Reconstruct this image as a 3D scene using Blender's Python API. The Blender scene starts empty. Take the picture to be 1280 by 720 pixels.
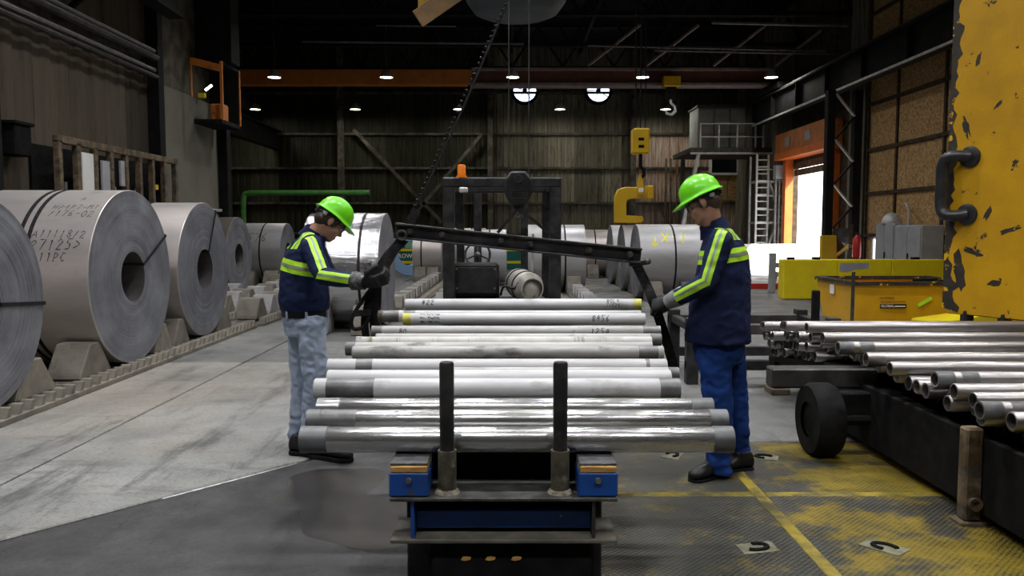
import bpy, bmesh, math, random
from mathutils import Vector, Matrix, noise
random.seed(7)
R = math.radians
sc = bpy.context.scene
col = sc.collection

# ------------------------------------------------------------------ camera, world, exposure
CAM_H = 1.55
F_PX = 1000.0
TILT = math.atan(75.0 / F_PX)
cam_d = bpy.data.cameras.new('camera')
cam_d.sensor_width = 36.0
cam_d.lens = F_PX / 1280.0 * 36.0
cam_d.clip_end = 300
cam = bpy.data.objects.new('camera', cam_d)
cam.location = (0, 0, CAM_H)
cam.rotation_euler = (math.pi / 2 - TILT, 0, 0)
col.objects.link(cam)
sc.camera = cam

WORLD_STRENGTH = 5.0
SUN_STRENGTH = 18.0
ADDED_LAMP_W = 100.0
BACK_LAMP_W = 30.0
EXPOSURE = 0.2
w = bpy.data.worlds.new('world')
sc.world = w
w.use_nodes = True
bg = w.node_tree.nodes['Background']
bg.inputs[0].default_value = (0.86, 0.93, 1.0, 1)
bg.inputs[1].default_value = WORLD_STRENGTH
sun_d = bpy.data.lights.new('sun', 'SUN')
sun_d.energy = SUN_STRENGTH
sun_d.angle = R(0.6)
sun_d.color = (1.0, 0.97, 0.92)
sun = bpy.data.objects.new('sun', sun_d)
sun.rotation_euler = Vector((-0.55, 0.45, -0.70)).to_track_quat('-Z', 'Y').to_euler()
sun.location = (18, 10, 14)
col.objects.link(sun)
vs = sc.view_settings
vs.view_transform = 'Standard'
vs.look = 'None'
vs.gamma = 1
vs.use_curve_mapping = False
vs.exposure = EXPOSURE


def P(px, py, Y):
    """point of the hall seen at photo pixel px,py at distance Y down the hall"""
    x = (px - 640) / F_PX
    y = (360 - py) / F_PX
    c, s = math.cos(TILT), math.sin(TILT)
    t = Y / (c + y * s)
    return Vector((x * t, Y, CAM_H + (-s + y * c) * t))


# ------------------------------------------------------------------ mesh helpers
class MB:
    def __init__(self):
        self.bm = bmesh.new()

    def box(self, c, size, rot=None, bevel=0.0, seg=1):
        g = bmesh.ops.create_cube(self.bm, size=1.0)
        vs_ = g['verts']
        m = Matrix.Translation(Vector(c))
        if rot is not None:
            m = m @ rot.to_4x4()
        m = m @ Matrix.Diagonal((size[0], size[1], size[2], 1))
        bmesh.ops.transform(self.bm, matrix=m, verts=vs_)
        if bevel > 0:
            es = list({e for v in vs_ for e in v.link_edges})
            bmesh.ops.bevel(self.bm, geom=es, offset=bevel, segments=seg, affect='EDGES', profile=0.5)
        return self

    def bb(self, x0, x1, y0, y1, z0, z1, bevel=0.0):
        return self.box(((x0 + x1) / 2, (y0 + y1) / 2, (z0 + z1) / 2), (abs(x1 - x0), abs(y1 - y0), abs(z1 - z0)), None, bevel)

    def bar(self, p0, p1, wd, ht, up=(0, 0, 1), bevel=0.0):
        p0, p1 = Vector(p0), Vector(p1)
        d = p1 - p0
        L = d.length
        d.normalize()
        u = Vector(up)
        s = d.cross(u)
        if s.length < 1e-4:
            s = d.cross(Vector((1, 0, 0)))
        s.normalize()
        u = s.cross(d)
        rot = Matrix((d, s, u)).transposed()
        return self.box((p0 + p1) / 2, (L, wd, ht), rot, bevel)

    def ring(self, c, u, v, n):
        return [self.bm.verts.new(c + u * math.cos(2 * math.pi * i / n) + v * math.sin(2 * math.pi * i / n)) for i in range(n)]

    def skin(self, rings, cap0=True, cap1=True, closed=False):
        n = len(rings[0])
        rr = list(zip(rings, rings[1:]))
        if closed:
            rr.append((rings[-1], rings[0]))
        for a, b in rr:
            for i in range(n):
                self.bm.faces.new((a[i], a[(i + 1) % n], b[(i + 1) % n], b[i]))
        if not closed:
            if cap0:
                self.bm.faces.new(list(reversed(rings[0])))
            if cap1:
                self.bm.faces.new(rings[-1])
        return self

    def loft(self, secs, n=20, caps=True):
        """secs: (centre, u, v) ellipses"""
        return self.skin([self.ring(Vector(c), Vector(u), Vector(v), n) for c, u, v in secs], caps, caps)

    def tube(self, pts, r, n=10, caps=True, closed=False):
        pts = [Vector(p) for p in pts]
        k = len(pts)
        rs = r if isinstance(r, (list, tuple)) else [r] * k
        prev = None
        rings = []
        for i, p in enumerate(pts):
            if closed:
                d = pts[(i + 1) % k] - pts[i - 1]
            else:
                d = pts[min(i + 1, k - 1)] - pts[max(i - 1, 0)]
            d.normalize()
            if prev is None:
                a = Vector((0, 0, 1)) if abs(d.z) < 0.9 else Vector((1, 0, 0))
                u = d.cross(a).normalized()
            else:
                u = (prev - d * prev.dot(d))
                u.normalize()
            prev = u
            v = d.cross(u)
            rings.append(self.ring(p, u * rs[i], v * rs[i], n))
        return self.skin(rings, caps, caps, closed)

    def cyl(self, p0, p1, r0, r1=None, n=16, caps=True):
        return self.tube([p0, p1], [r0, r0 if r1 is None else r1], n, caps)

    def lathe(self, prof, o=(0, 0, 0), axis=(0, 0, 1), n=24, closed=False, caps=False):
        """prof: (along, radius)"""
        o = Vector(o)
        d = Vector(axis).normalized()
        a = Vector((0, 0, 1)) if abs(d.z) < 0.9 else Vector((1, 0, 0))
        u = d.cross(a).normalized()
        v = d.cross(u)
        rings = [self.ring(o + d * t, u * max(r, 1e-4), v * max(r, 1e-4), n) for t, r in prof]
        return self.skin(rings, caps, caps, closed)

    def ball(self, c, rad, rot=None, seg=16):
        g = bmesh.ops.create_uvsphere(self.bm, u_segments=seg, v_segments=max(8, seg * 3 // 4), radius=1.0)
        if not isinstance(rad, (tuple, list)):
            rad = (rad,) * 3
        m = Matrix.Translation(Vector(c))
        if rot is not None:
            m = m @ rot.to_4x4()
        m = m @ Matrix.Diagonal((rad[0], rad[1], rad[2], 1))
        bmesh.ops.transform(self.bm, matrix=m, verts=g['verts'])
        return self

    def prism(self, poly, o, u, v, ext, bevel=0.0):
        """2-D polygon in axes u,v at o, extruded by vector ext"""
        o, u, v, ext = Vector(o), Vector(u), Vector(v), Vector(ext)
        a = [self.bm.verts.new(o + u * x + v * y) for x, y in poly]
        b = [self.bm.verts.new(o + u * x + v * y + ext) for x, y in poly]
        n = len(a)
        fs = [self.bm.faces.new(a), self.bm.faces.new(list(reversed(b)))]
        for i in range(n):
            fs.append(self.bm.faces.new((a[(i + 1) % n], a[i], b[i], b[(i + 1) % n])))
        if bevel > 0:
            es = list({e for f in fs for e in f.edges})
            bmesh.ops.bevel(self.bm, geom=es, offset=bevel, segments=1, affect='EDGES', profile=0.5)
        return self

    def shift(self, d):
        bmesh.ops.translate(self.bm, vec=Vector(d), verts=self.bm.verts[:])
        return self

    def mesh(self, name, mat_, smooth=True, ang=35):
        bmesh.ops.recalc_face_normals(self.bm, faces=self.bm.faces[:])
        me = bpy.data.meshes.new(name)
        self.bm.to_mesh(me)
        self.bm.free()
        if mat_ is not None:
            me.materials.append(mat_)
        if smooth:
            me.shade_smooth()
            me.set_sharp_from_angle(angle=R(ang))
        return me

    def build(self, name, mat_, parent=None, loc=(0, 0, 0), rotz=0.0, smooth=True, ang=35):
        return link(name, self.mesh(name, mat_, smooth, ang), parent, loc, rotz)


def link(name, me, parent=None, loc=(0, 0, 0), rotz=0.0):
    o = bpy.data.objects.new(name, me)
    col.objects.link(o)
    o.location = loc
    o.rotation_euler = (0, 0, rotz)
    if parent is not None:
        o.parent = parent
    return o


def tag(o, label, cat, group=None):
    o['label'] = label
    o['category'] = cat
    if group:
        o['group'] = group
    return o


def struct(o, label=None):
    o['kind'] = 'structure'
    if label:
        o['label'] = label
    return o


def thing(name, label, cat, loc=(0, 0, 0), rotz=0.0, group=None):
    return tag(link(name, None, None, loc, rotz), label, cat, group)


def dup(root, loc=None, rotz=None, label=None, group=None, parent=None):
    r = root.copy()
    col.objects.link(r)
    if loc is not None:
        r.location = loc
    if rotz is not None:
        r.rotation_euler = (0, 0, rotz)
    if label:
        r['label'] = label
    if group:
        r['group'] = group
    if parent is not None:
        r.parent = parent
    for ch in list(root.children):
        dup(ch, parent=r)
    return r


# ------------------------------------------------------------------ materials
def base_nodes(name):
    m = bpy.data.materials.new(name)
    m.use_nodes = True
    nt = m.node_tree
    return m, nt, nt.nodes['Principled BSDF']


def N(nt, kind, **kw):
    n = nt.nodes.new(kind)
    for k, v in kw.items():
        if k.startswith('_'):
            setattr(n, k[1:], v)
        else:
            key = int(k[1:]) if k[0] == 'i' and k[1:].isdigit() else k
            s = n.inputs[key]
            if hasattr(v, 'is_output'):
                nt.links.new(v, s)
            else:
                s.default_value = v
    return n


def rgba(c):
    return (c[0], c[1], c[2], 1)


def coords(nt, stretch=(1, 1, 1), rnd=True):
    tc = N(nt, 'ShaderNodeTexCoord')
    mp = N(nt, 'ShaderNodeMapping', Vector=tc.outputs['Object'], Scale=stretch)
    if rnd:
        oi = N(nt, 'ShaderNodeObjectInfo')
        mu = N(nt, 'ShaderNodeMath', _operation='MULTIPLY', i0=oi.outputs['Random'], i1=37.0)
        nt.links.new(mu.outputs[0], mp.inputs['Location'])
    return mp.outputs[0]


def ramp(nt, fac, lo, hi):
    return N(nt, 'ShaderNodeMapRange', Value=fac, i1=lo, i2=hi, i3=0.0, i4=1.0).outputs[0]


def nz(nt, vec, scale, detail=5, rough=0.6):
    return N(nt, 'ShaderNodeTexNoise', Vector=vec, Scale=scale, Detail=detail, Roughness=rough).outputs['Fac']


def mix(nt, fac, a, b):
    n = nt.nodes.new('ShaderNodeMix')
    n.data_type = 'RGBA'
    for s, v in ((n.inputs[0], fac), (n.inputs[6], a), (n.inputs[7], b)):
        if hasattr(v, 'is_output'):
            nt.links.new(v, s)
        else:
            s.default_value = rgba(v) if isinstance(v, (tuple, list)) else v
    return n.outputs[2]


def mth(nt, op, a, b=0.0, clamp=False):
    n = N(nt, 'ShaderNodeMath', _operation=op, i0=a, i1=b)
    n.use_clamp = clamp
    return n.outputs[0]


def M(name, c1, c2=None, rough=0.5, metal=0.0, scale=6, lo=0.4, hi=0.65, stretch=(1, 1, 1), bump=0.0, bscale=40, c3=None, scale3=3,
      lo3=0.58, hi3=0.64, rough3=None, metal3=None, stretch3=None, var=0.0, coat=0.0, bdist=0.01):
    m, nt, b = base_nodes(name)
    v = coords(nt, stretch)
    c = rgba(c1)
    if c2 is not None:
        c = mix(nt, ramp(nt, nz(nt, v, scale), lo, hi), c1, c2)
    b.inputs['Roughness'].default_value = rough
    b.inputs['Metallic'].default_value = metal
    if c3 is not None:
        f3 = ramp(nt, nz(nt, coords(nt, stretch3 or (1, 1, 1)), scale3, 8, 0.65), lo3, hi3)
        c = mix(nt, f3, c, c3)
        if rough3 is not None:
            nt.links.new(N(nt, 'ShaderNodeMapRange', Value=f3, i3=rough, i4=rough3).outputs[0], b.inputs['Roughness'])
        if metal3 is not None:
            nt.links.new(N(nt, 'ShaderNodeMapRange', Value=f3, i3=metal, i4=metal3).outputs[0], b.inputs['Metallic'])
    if var > 0:
        oi = N(nt, 'ShaderNodeObjectInfo')
        k = N(nt, 'ShaderNodeMapRange', Value=oi.outputs['Random'], i3=1 - var, i4=1 + var).outputs[0]
        hs = N(nt, 'ShaderNodeHueSaturation', Value=k)
        if hasattr(c, 'is_output'):
            nt.links.new(c, hs.inputs['Color'])
        else:
            hs.inputs['Color'].default_value = c
        c = hs.outputs[0]
    if hasattr(c, 'is_output'):
        nt.links.new(c, b.inputs['Base Color'])
    else:
        b.inputs['Base Color'].default_value = c
    if coat:
        b.inputs['Coat Weight'].default_value = coat
    if bump > 0:
        bn = N(nt, 'ShaderNodeBump', Strength=bump, Distance=bdist, Height=nz(nt, v, bscale, 6))
        nt.links.new(bn.outputs[0], b.inputs['Normal'])
    return m


def emit(name, c, s):
    m, nt, b = base_nodes(name)
    b.inputs['Base Color'].default_value = rgba(c)
    b.inputs['Emission Color'].default_value = rgba(c)
    b.inputs['Emission Strength'].default_value = s
    return m


def m_coil_face():
    m, nt, b = base_nodes('coil_edge')
    tc = N(nt, 'ShaderNodeTexCoord')
    sx = N(nt, 'ShaderNodeSeparateXYZ', Vector=tc.outputs['Object'])
    zz = mth(nt, 'SUBTRACT', sx.outputs[2], 0.0)
    r = mth(nt, 'SQRT', mth(nt, 'ADD', mth(nt, 'MULTIPLY', sx.outputs[1], sx.outputs[1]), mth(nt, 'MULTIPLY', zz, zz)))
    oi = N(nt, 'ShaderNodeObjectInfo')
    r2 = mth(nt, 'ADD', r, mth(nt, 'MULTIPLY', oi.outputs['Random'], 31.0))
    n1 = N(nt, 'ShaderNodeTexNoise', _noise_dimensions='1D', W=r2, Scale=55.0, Detail=6.0, Roughness=0.8).outputs['Fac']
    n2 = nz(nt, coords(nt), 2.2, 6)
    c = mix(nt, ramp(nt, n1, 0.3, 0.72), (0.10, 0.10, 0.115), (0.30, 0.31, 0.35))
    c = mix(nt, ramp(nt, n2, 0.4, 0.75), c, (0.36, 0.375, 0.42))
    nt.links.new(c, b.inputs['Base Color'])
    b.inputs['Metallic'].default_value = 0.55
    b.inputs['Roughness'].default_value = 0.45
    bn = N(nt, 'ShaderNodeBump', Strength=0.5, Distance=0.004, Height=n1)
    nt.links.new(bn.outputs[0], b.inputs['Normal'])
    return m


def m_floor(name, dark, light, stain, warm=None, s0=0.55):
    m, nt, b = base_nodes(name)
    v = coords(nt, (1, 1, 1), False)
    v2 = coords(nt, (2.2, 0.45, 1), False)
    v3 = coords(nt, (0.5, 2.4, 1), False)
    c = mix(nt, ramp(nt, nz(nt, v, s0, 10, 0.68), 0.36, 0.62), dark, light)
    if warm:
        c = mix(nt, mth(nt, 'MULTIPLY', ramp(nt, nz(nt, v, 0.33, 5), 0.44, 0.62), 0.7), c, warm)
    c = mix(nt, mth(nt, 'MULTIPLY', ramp(nt, nz(nt, v2, 1.7, 12, 0.75), 0.52, 0.64), 0.75), c, stain)
    c = mix(nt, mth(nt, 'MULTIPLY', ramp(nt, nz(nt, v3, 1.1, 12, 0.78), 0.55, 0.66), 0.6), c, stain)
    c = mix(nt, mth(nt, 'MULTIPLY', ramp(nt, nz(nt, v, 5.0, 10, 0.8), 0.56, 0.66), 0.35), c, (min(1, light[0] * 1.5), min(1, light[1] * 1.5), min(1, light[2] * 1.5)))
    sp = nz(nt, v, 38, 5, 0.85)
    c = mix(nt, mth(nt, 'MULTIPLY', ramp(nt, sp, 0.5, 0.64), 0.55), c, stain)
    nt.links.new(c, b.inputs['Base Color'])
    nt.links.new(N(nt, 'ShaderNodeMapRange', Value=nz(nt, v, 1.3, 8), i1=0.38, i2=0.62, i3=0.40, i4=0.75).outputs[0], b.inputs['Roughness'])
    bn = N(nt, 'ShaderNodeBump', Strength=0.35, Distance=0.01, Height=nz(nt, v, 45, 8, 0.75))
    nt.links.new(bn.outputs[0], b.inputs['Normal'])
    return m


def m_tread():
    """steel tread plate: slanted raised bars, worn yellow paint"""
    m, nt, b = base_nodes('tread_plate_steel')
    tc = N(nt, 'ShaderNodeTexCoord')
    ob = tc.outputs['Object']
    sx = N(nt, 'ShaderNodeSeparateXYZ', Vector=ob)
    k = 2 * math.pi / 0.046

    def bars(ax, ay, off):
        u = mth(nt, 'ADD', mth(nt, 'MULTIPLY', sx.outputs[0], ax * k), mth(nt, 'MULTIPLY', sx.outputs[1], ay * k))
        return mth(nt, 'SINE', mth(nt, 'ADD', u, off))
    a = bars(0.707, 0.707, 0.0)
    c_ = bars(0.707, -0.707, 0.0)
    pr = mth(nt, 'MULTIPLY', a, c_)
    ridge = ramp(nt, mth(nt, 'ABSOLUTE', pr), 0.25, 0.6)
    geo = N(nt, 'ShaderNodeNewGeometry')
    gx = N(nt, 'ShaderNodeSeparateXYZ', Vector=geo.outputs['Position'])
    pn = N(nt, 'ShaderNodeTexNoise', Vector=geo.outputs['Position'], Scale=1.3, Detail=7.0, Roughness=0.65).outputs['Fac']
    # paint lasts to the right of the walked strip
    paint = mth(nt, 'ADD', pn, mth(nt, 'MULTIPLY', mth(nt, 'SUBTRACT', gx.outputs[0], 1.75), 0.13))
    spots = ramp(nt, nz(nt, geo.outputs['Position'], 2.6, 8, 0.75), 0.54, 0.62)
    pf = mth(nt, 'MAXIMUM', ramp(nt, paint, 0.50, 0.56), mth(nt, 'MULTIPLY', spots, 0.6))
    dirt = ramp(nt, nz(nt, geo.outputs['Position'], 4.0, 10, 0.78), 0.40, 0.60)
    yel = mix(nt, dirt, (0.31, 0.215, 0.003), (0.045, 0.037, 0.004))
    st = mix(nt, dirt, (0.036, 0.036, 0.031), (0.009, 0.009, 0.006))
    low = mix(nt, pf, st, yel)
    c = mix(nt, mth(nt, 'MULTIPLY', ridge, 0.62), low, (0.14, 0.14, 0.115))
    c = mix(nt, mth(nt, 'MULTIPLY', mth(nt, 'MULTIPLY', ridge, pf), 0.6), c, (0.31, 0.22, 0.010))
    nt.links.new(c, b.inputs['Base Color'])
    b.inputs['Metallic'].default_value = 0.35
    b.inputs['Roughness'].default_value = 0.42
    bn = N(nt, 'ShaderNodeBump', Strength=0.7, Distance=0.004, Height=ridge)
    nt.links.new(bn.outputs[0], b.inputs['Normal'])
    return m


def m_osb():
    m, nt, b = base_nodes('chipboard')
    v = coords(nt, (1, 1, 1))
    vo = N(nt, 'ShaderNodeTexVoronoi', Vector=v, Scale=24.0, Randomness=1.0)
    cc = N(nt, 'ShaderNodeSeparateColor', Color=vo.outputs['Color'])
    c = mix(nt, cc.outputs[0], (0.30, 0.16, 0.055), (0.62, 0.40, 0.17))
    c = mix(nt, ramp(nt, nz(nt, v, 14, 6, 0.7), 0.5, 0.68), c, (0.16, 0.08, 0.03))
    nt.links.new(c, b.inputs['Base Color'])
    b.inputs['Roughness'].default_value = 0.75
    return m


def m_wall_sheet(name, a, b_, rust, amount=(0.52, 0.66)):
    m, nt, b = base_nodes(name)
    v = coords(nt, (2.6, 2.6, 0.22))
    c = mix(nt, ramp(nt, nz(nt, v, 2.4, 8, 0.7), 0.35, 0.68), a, b_)
    f = ramp(nt, nz(nt, v, 4.5, 8, 0.72), *amount)
    c = mix(nt, f, c, rust)
    oi = N(nt, 'ShaderNodeObjectInfo')
    k = N(nt, 'ShaderNodeMapRange', Value=oi.outputs['Random'], i3=0.6, i4=1.35).outputs[0]
    hs = N(nt, 'ShaderNodeHueSaturation', Value=k, Color=c)
    nt.links.new(hs.outputs[0], b.inputs['Base Color'])
    b.inputs['Roughness'].default_value = 0.6
    return m


def m_bare(name, tint, dark, lo, hi, rough=0.3):
    """bare steel pipe, mill marks as rings and streaks along local X"""
    m, nt, b = base_nodes(name)
    v = coords(nt, (0.22, 5, 5))
    v2 = coords(nt, (7, 0.6, 0.6))
    c = mix(nt, ramp(nt, nz(nt, v, 3.0, 8, 0.7), lo, hi), tint, dark)
    c = mix(nt, mth(nt, 'MULTIPLY', ramp(nt, nz(nt, v2, 0.9, 4), 0.56, 0.70), 0.3), c, (0.30, 0.26, 0.22))
    nt.links.new(c, b.inputs['Base Color'])
    b.inputs['Metallic'].default_value = 0.9
    nt.links.new(N(nt, 'ShaderNodeMapRange', Value=nz(nt, v, 5, 6), i1=0.3, i2=0.7, i3=rough - 0.05, i4=rough + 0.12).outputs[0], b.inputs['Roughness'])
    return m


MT = {}
MT['slab_light'] = m_floor('concrete_light', (0.12, 0.122, 0.119), (0.285, 0.284, 0.268), (0.040, 0.042, 0.041), (0.25, 0.212, 0.170))
MT['slab_grey'] = m_floor('concrete_grey', (0.09, 0.091, 0.09), (0.19, 0.19, 0.18), (0.035, 0.035, 0.035))
MT['slab_dark'] = m_floor('concrete_dark', (0.032, 0.032, 0.034), (0.076, 0.075, 0.076), (0.011, 0.011, 0.012), None, 1.1)
MT['joint'] = M('joint_filler', (0.03, 0.03, 0.03), rough=0.9)
MT['chalk'] = M('chalk_paint', (0.72, 0.71, 0.68), (0.45, 0.45, 0.44), rough=0.8, scale=20)
MT['stain'] = M('oil_stain', (0.016, 0.014, 0.013), (0.034, 0.029, 0.026), rough=0.30, scale=3)
MT['tread'] = m_tread()
MT['seam_yellow'] = M('seam_yellow', (0.28, 0.21, 0.010), (0.06, 0.05, 0.010), rough=0.6, scale=7, lo=0.38, hi=0.62, bump=0.4)
MT['pad_pale'] = M('pad_pale', (0.20, 0.20, 0.14), (0.11, 0.105, 0.05), rough=0.6, scale=14)
MT['black'] = M('black_steel', (0.018, 0.018, 0.020), (0.045, 0.044, 0.045), rough=0.5, metal=0.3, scale=9)
MT['blackmatte'] = M('black_matte', (0.006, 0.006, 0.0065), (0.012, 0.0115, 0.011), rough=0.85, scale=9)
MT['strap'] = M('black_strap', (0.011, 0.011, 0.012), (0.03, 0.03, 0.031), rough=0.6, scale=30, bump=0.3, bscale=90)
MT['dark_steel'] = M('dark_steel', (0.05, 0.049, 0.047), (0.10, 0.095, 0.088), rough=0.5, metal=0.5, scale=6, c3=(0.12, 0.07, 0.035), scale3=7, lo3=0.6, hi3=0.7)
MT['post_black'] = M('post_black', (0.02, 0.02, 0.021), (0.05, 0.048, 0.046), rough=0.42, metal=0.4, scale=12, c3=(0.09, 0.075, 0.06), scale3=9, lo3=0.6, hi3=0.68)
MT['socket'] = M('socket_steel', (0.06, 0.055, 0.042), (0.16, 0.14, 0.095), rough=0.6, metal=0.3, scale=14, c3=(0.30, 0.27, 0.19), scale3=16, lo3=0.58, hi3=0.66, bump=0.4)
MT['weld'] = M('weld_bead', (0.26, 0.23, 0.17), (0.08, 0.065, 0.05), rough=0.6, scale=40, bump=0.8)
MT['blue'] = M('blue_paint', (0.008, 0.075, 0.36), (0.010, 0.055, 0.22), rough=0.45, scale=5, c3=(0.06, 0.055, 0.05), scale3=6, lo3=0.62, hi3=0.67, coat=0.1)
MT['wood'] = M('wood_block', (0.62, 0.36, 0.10), (0.34, 0.17, 0.045), rough=0.7, scale=12, stretch=(1, 3, 9))
MT['greasy'] = M('greasy_top', (0.05, 0.05, 0.055), (0.12, 0.12, 0.125), rough=0.5, scale=20, bump=0.4)
MT['deck'] = M('deck_steel', (0.035, 0.035, 0.033), (0.10, 0.098, 0.085), rough=0.6, metal=0.3, scale=14, c3=(0.35, 0.35, 0.33), scale3=60, lo3=0.70, hi3=0.74)
MT['flange'] = M('flange_primer', (0.15, 0.135, 0.105), (0.075, 0.07, 0.06), rough=0.65, scale=9)
MT['bolt'] = M('bolt_steel', (0.30, 0.29, 0.26), (0.18, 0.16, 0.13), rough=0.45, metal=0.7, scale=30)
MT['white_pipe'] = M('white_coated_pipe', (0.62, 0.62, 0.635), (0.48, 0.48, 0.49), rough=0.40, scale=3, stretch=(0.6, 3, 3), c3=(0.30, 0.295, 0.28), scale3=2.2,
                     lo3=0.57, hi3=0.70, stretch3=(1.1, 2.5, 2.5), rough3=0.5, var=0.08)
MT['dirty_pipe'] = M('dirty_coated_pipe', (0.52, 0.515, 0.50), (0.36, 0.355, 0.34), rough=0.42, scale=3, stretch=(0.8, 3, 3), c3=(0.15, 0.145, 0.125), scale3=2.6,
                     lo3=0.56, hi3=0.68, stretch3=(1.5, 3, 3), rough3=0.5, var=0.08)
MT['streaky_pipe'] = M('streaky_coated_pipe', (0.58, 0.575, 0.54), (0.44, 0.43, 0.395), rough=0.42, scale=4, stretch=(2, 1, 1), c3=(0.21, 0.20, 0.11), scale3=5,
                       lo3=0.58, hi3=0.66, stretch3=(3.5, 0.4, 0.4), var=0.06)
MT['bare_pipe'] = m_bare('bare_pipe', (0.66, 0.655, 0.65), (0.36, 0.35, 0.34), 0.5, 0.8, 0.22)
MT['stack_pipe'] = m_bare('stack_pipe', (0.38, 0.355, 0.345), (0.19, 0.178, 0.17), 0.42, 0.75, 0.34)
MT['pipe_end'] = M('pipe_end_grey', (0.17, 0.175, 0.18), (0.10, 0.10, 0.10), rough=0.5, metal=0.3, scale=10)
MT['pipe_dark'] = M('pipe_scuff', (0.11, 0.11, 0.11), (0.22, 0.22, 0.22), rough=0.45, metal=0.3, scale=14, lo=0.35, hi=0.7)
MT['yellow_band'] = M('yellow_band', (0.62, 0.60, 0.09), (0.48, 0.46, 0.10), rough=0.5, scale=15)
MT['ink'] = M('marker_ink', (0.03, 0.03, 0.035), rough=0.6)
MT['ink_yellow'] = M('yellow_marker', (0.80, 0.78, 0.05), rough=0.6)
MT['coil_face'] = m_coil_face()
MT['coil_warm'] = M('coil_wrap_warm', (0.60, 0.55, 0.525), (0.48, 0.445, 0.43), rough=0.38, metal=0.6, scale=1.6, stretch=(0.5, 2, 2), c3=(0.30, 0.29, 0.29), scale3=2.2, lo3=0.6, hi3=0.8, var=0.05)
MT['coil_grey'] = M('coil_wrap_grey', (0.47, 0.465, 0.47), (0.38, 0.375, 0.38), rough=0.42, metal=0.45, scale=2, stretch=(0.5, 2, 2), var=0.08)
MT['coil_brown'] = M('coil_wrap_brown', (0.23, 0.195, 0.17), (0.15, 0.13, 0.115), rough=0.45, metal=0.7, scale=2)
MT['coil_shiny'] = M('coil_wrap_shiny', (0.70, 0.70, 0.72), (0.52, 0.52, 0.54), rough=0.2, metal=0.95, scale=3, stretch=(0.6, 4, 4), bump=0.35, bscale=3.5, bdist=0.03)
MT['coil_white'] = M('coil_wrap_white', (0.62, 0.64, 0.67), (0.52, 0.54, 0.57), rough=0.4, metal=0.3, scale=2)
MT['bore'] = M('coil_bore', (0.16, 0.15, 0.145), (0.10, 0.095, 0.09), rough=0.45, metal=0.6, scale=3)
MT['paper'] = M('packing_paper', (0.42, 0.43, 0.47), (0.34, 0.35, 0.38), rough=0.6, scale=4)
MT['chock'] = M('chock_concrete', (0.20, 0.18, 0.145), (0.13, 0.115, 0.095), rough=0.8, scale=5, c3=(0.10, 0.09, 0.075), scale3=6, lo3=0.6, hi3=0.7, bump=0.3, var=0.18)
MT['chock_pale'] = M('chock_pale', (0.30, 0.29, 0.29), (0.20, 0.195, 0.19), rough=0.75, scale=5, bump=0.3, var=0.12)
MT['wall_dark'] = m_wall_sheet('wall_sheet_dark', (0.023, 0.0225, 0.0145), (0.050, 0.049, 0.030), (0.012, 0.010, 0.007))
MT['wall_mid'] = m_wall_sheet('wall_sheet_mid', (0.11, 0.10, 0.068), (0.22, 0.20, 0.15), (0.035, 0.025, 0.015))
MT['wall_lit'] = m_wall_sheet('wall_sheet_lit_rusty', (0.50, 0.44, 0.37), (0.38, 0.31, 0.24), (0.26, 0.12, 0.05), (0.44, 0.62))  # rusty sheet in a paler copy, daylight on it put into the colour
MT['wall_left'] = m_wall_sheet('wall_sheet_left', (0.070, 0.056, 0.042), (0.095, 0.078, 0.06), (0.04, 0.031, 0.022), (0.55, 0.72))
MT['wall_left_lit'] = M('left_wall_lit_tone', (0.17, 0.165, 0.13), (0.13, 0.125, 0.10), rough=0.7, scale=1.2)  # left wall where lamplight falls, light put into a paler colour
MT['girt'] = M('girt_steel', (0.05, 0.045, 0.035), (0.13, 0.12, 0.095), rough=0.6, scale=3)
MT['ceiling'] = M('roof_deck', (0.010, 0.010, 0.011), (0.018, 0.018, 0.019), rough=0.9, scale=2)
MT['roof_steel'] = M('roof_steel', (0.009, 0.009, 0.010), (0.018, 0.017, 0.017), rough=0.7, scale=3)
MT['pipe_grey'] = M('sprinkler_pipe', (0.15, 0.15, 0.15), (0.09, 0.09, 0.09), rough=0.5, scale=5)
MT['orange'] = M('orange_paint', (0.62, 0.20, 0.03), (0.46, 0.14, 0.025), rough=0.55, scale=2, c3=(0.08, 0.045, 0.025), scale3=4, lo3=0.62, hi3=0.7)
MT['orange_bright'] = M('orange_bright', (0.72, 0.16, 0.02), (0.60, 0.13, 0.02), rough=0.5, scale=3)
MT['maroon'] = M('maroon_paint', (0.17, 0.062, 0.04), (0.10, 0.04, 0.03), rough=0.55, scale=2)
MT['mauve'] = M('faded_flange', (0.30, 0.24, 0.23), (0.20, 0.15, 0.145), rough=0.6, scale=3)
MT['yellow'] = M('yellow_paint', (0.70, 0.44, 0.008), (0.60, 0.36, 0.008), rough=0.45, scale=1.6, coat=0.1)
MT['yellow_lemon'] = M('lemon_paint', (0.80, 0.64, 0.004), (0.70, 0.55, 0.006), rough=0.5, scale=2)
MT['yellow_bin'] = M('bin_paint', (0.74, 0.40, 0.006), (0.64, 0.33, 0.006), rough=0.45, scale=2, c3=(0.30, 0.17, 0.02), scale3=4, lo3=0.66, hi3=0.74)
MT['yellow_plate'] = M('worn_yellow_plate', (0.60, 0.325, 0.003), (0.46, 0.24, 0.005), rough=0.45, scale=1.4, c3=(0.022, 0.018, 0.012), scale3=4.5, lo3=0.635, hi3=0.65, rough3=0.6, stretch3=(1, 1, 1.0), bump=0.15, bscale=30)
MT['scuffed_black'] = M('scuffed_paint', (0.020, 0.017, 0.013), (0.04, 0.03, 0.02), rough=0.6, scale=8, c3=(0.66, 0.40, 0.006), scale3=9, lo3=0.60, hi3=0.62)
MT['osb'] = m_osb()
MT['stud'] = M('stud_dark', (0.045, 0.032, 0.022), (0.09, 0.065, 0.04), rough=0.75, scale=5)
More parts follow.
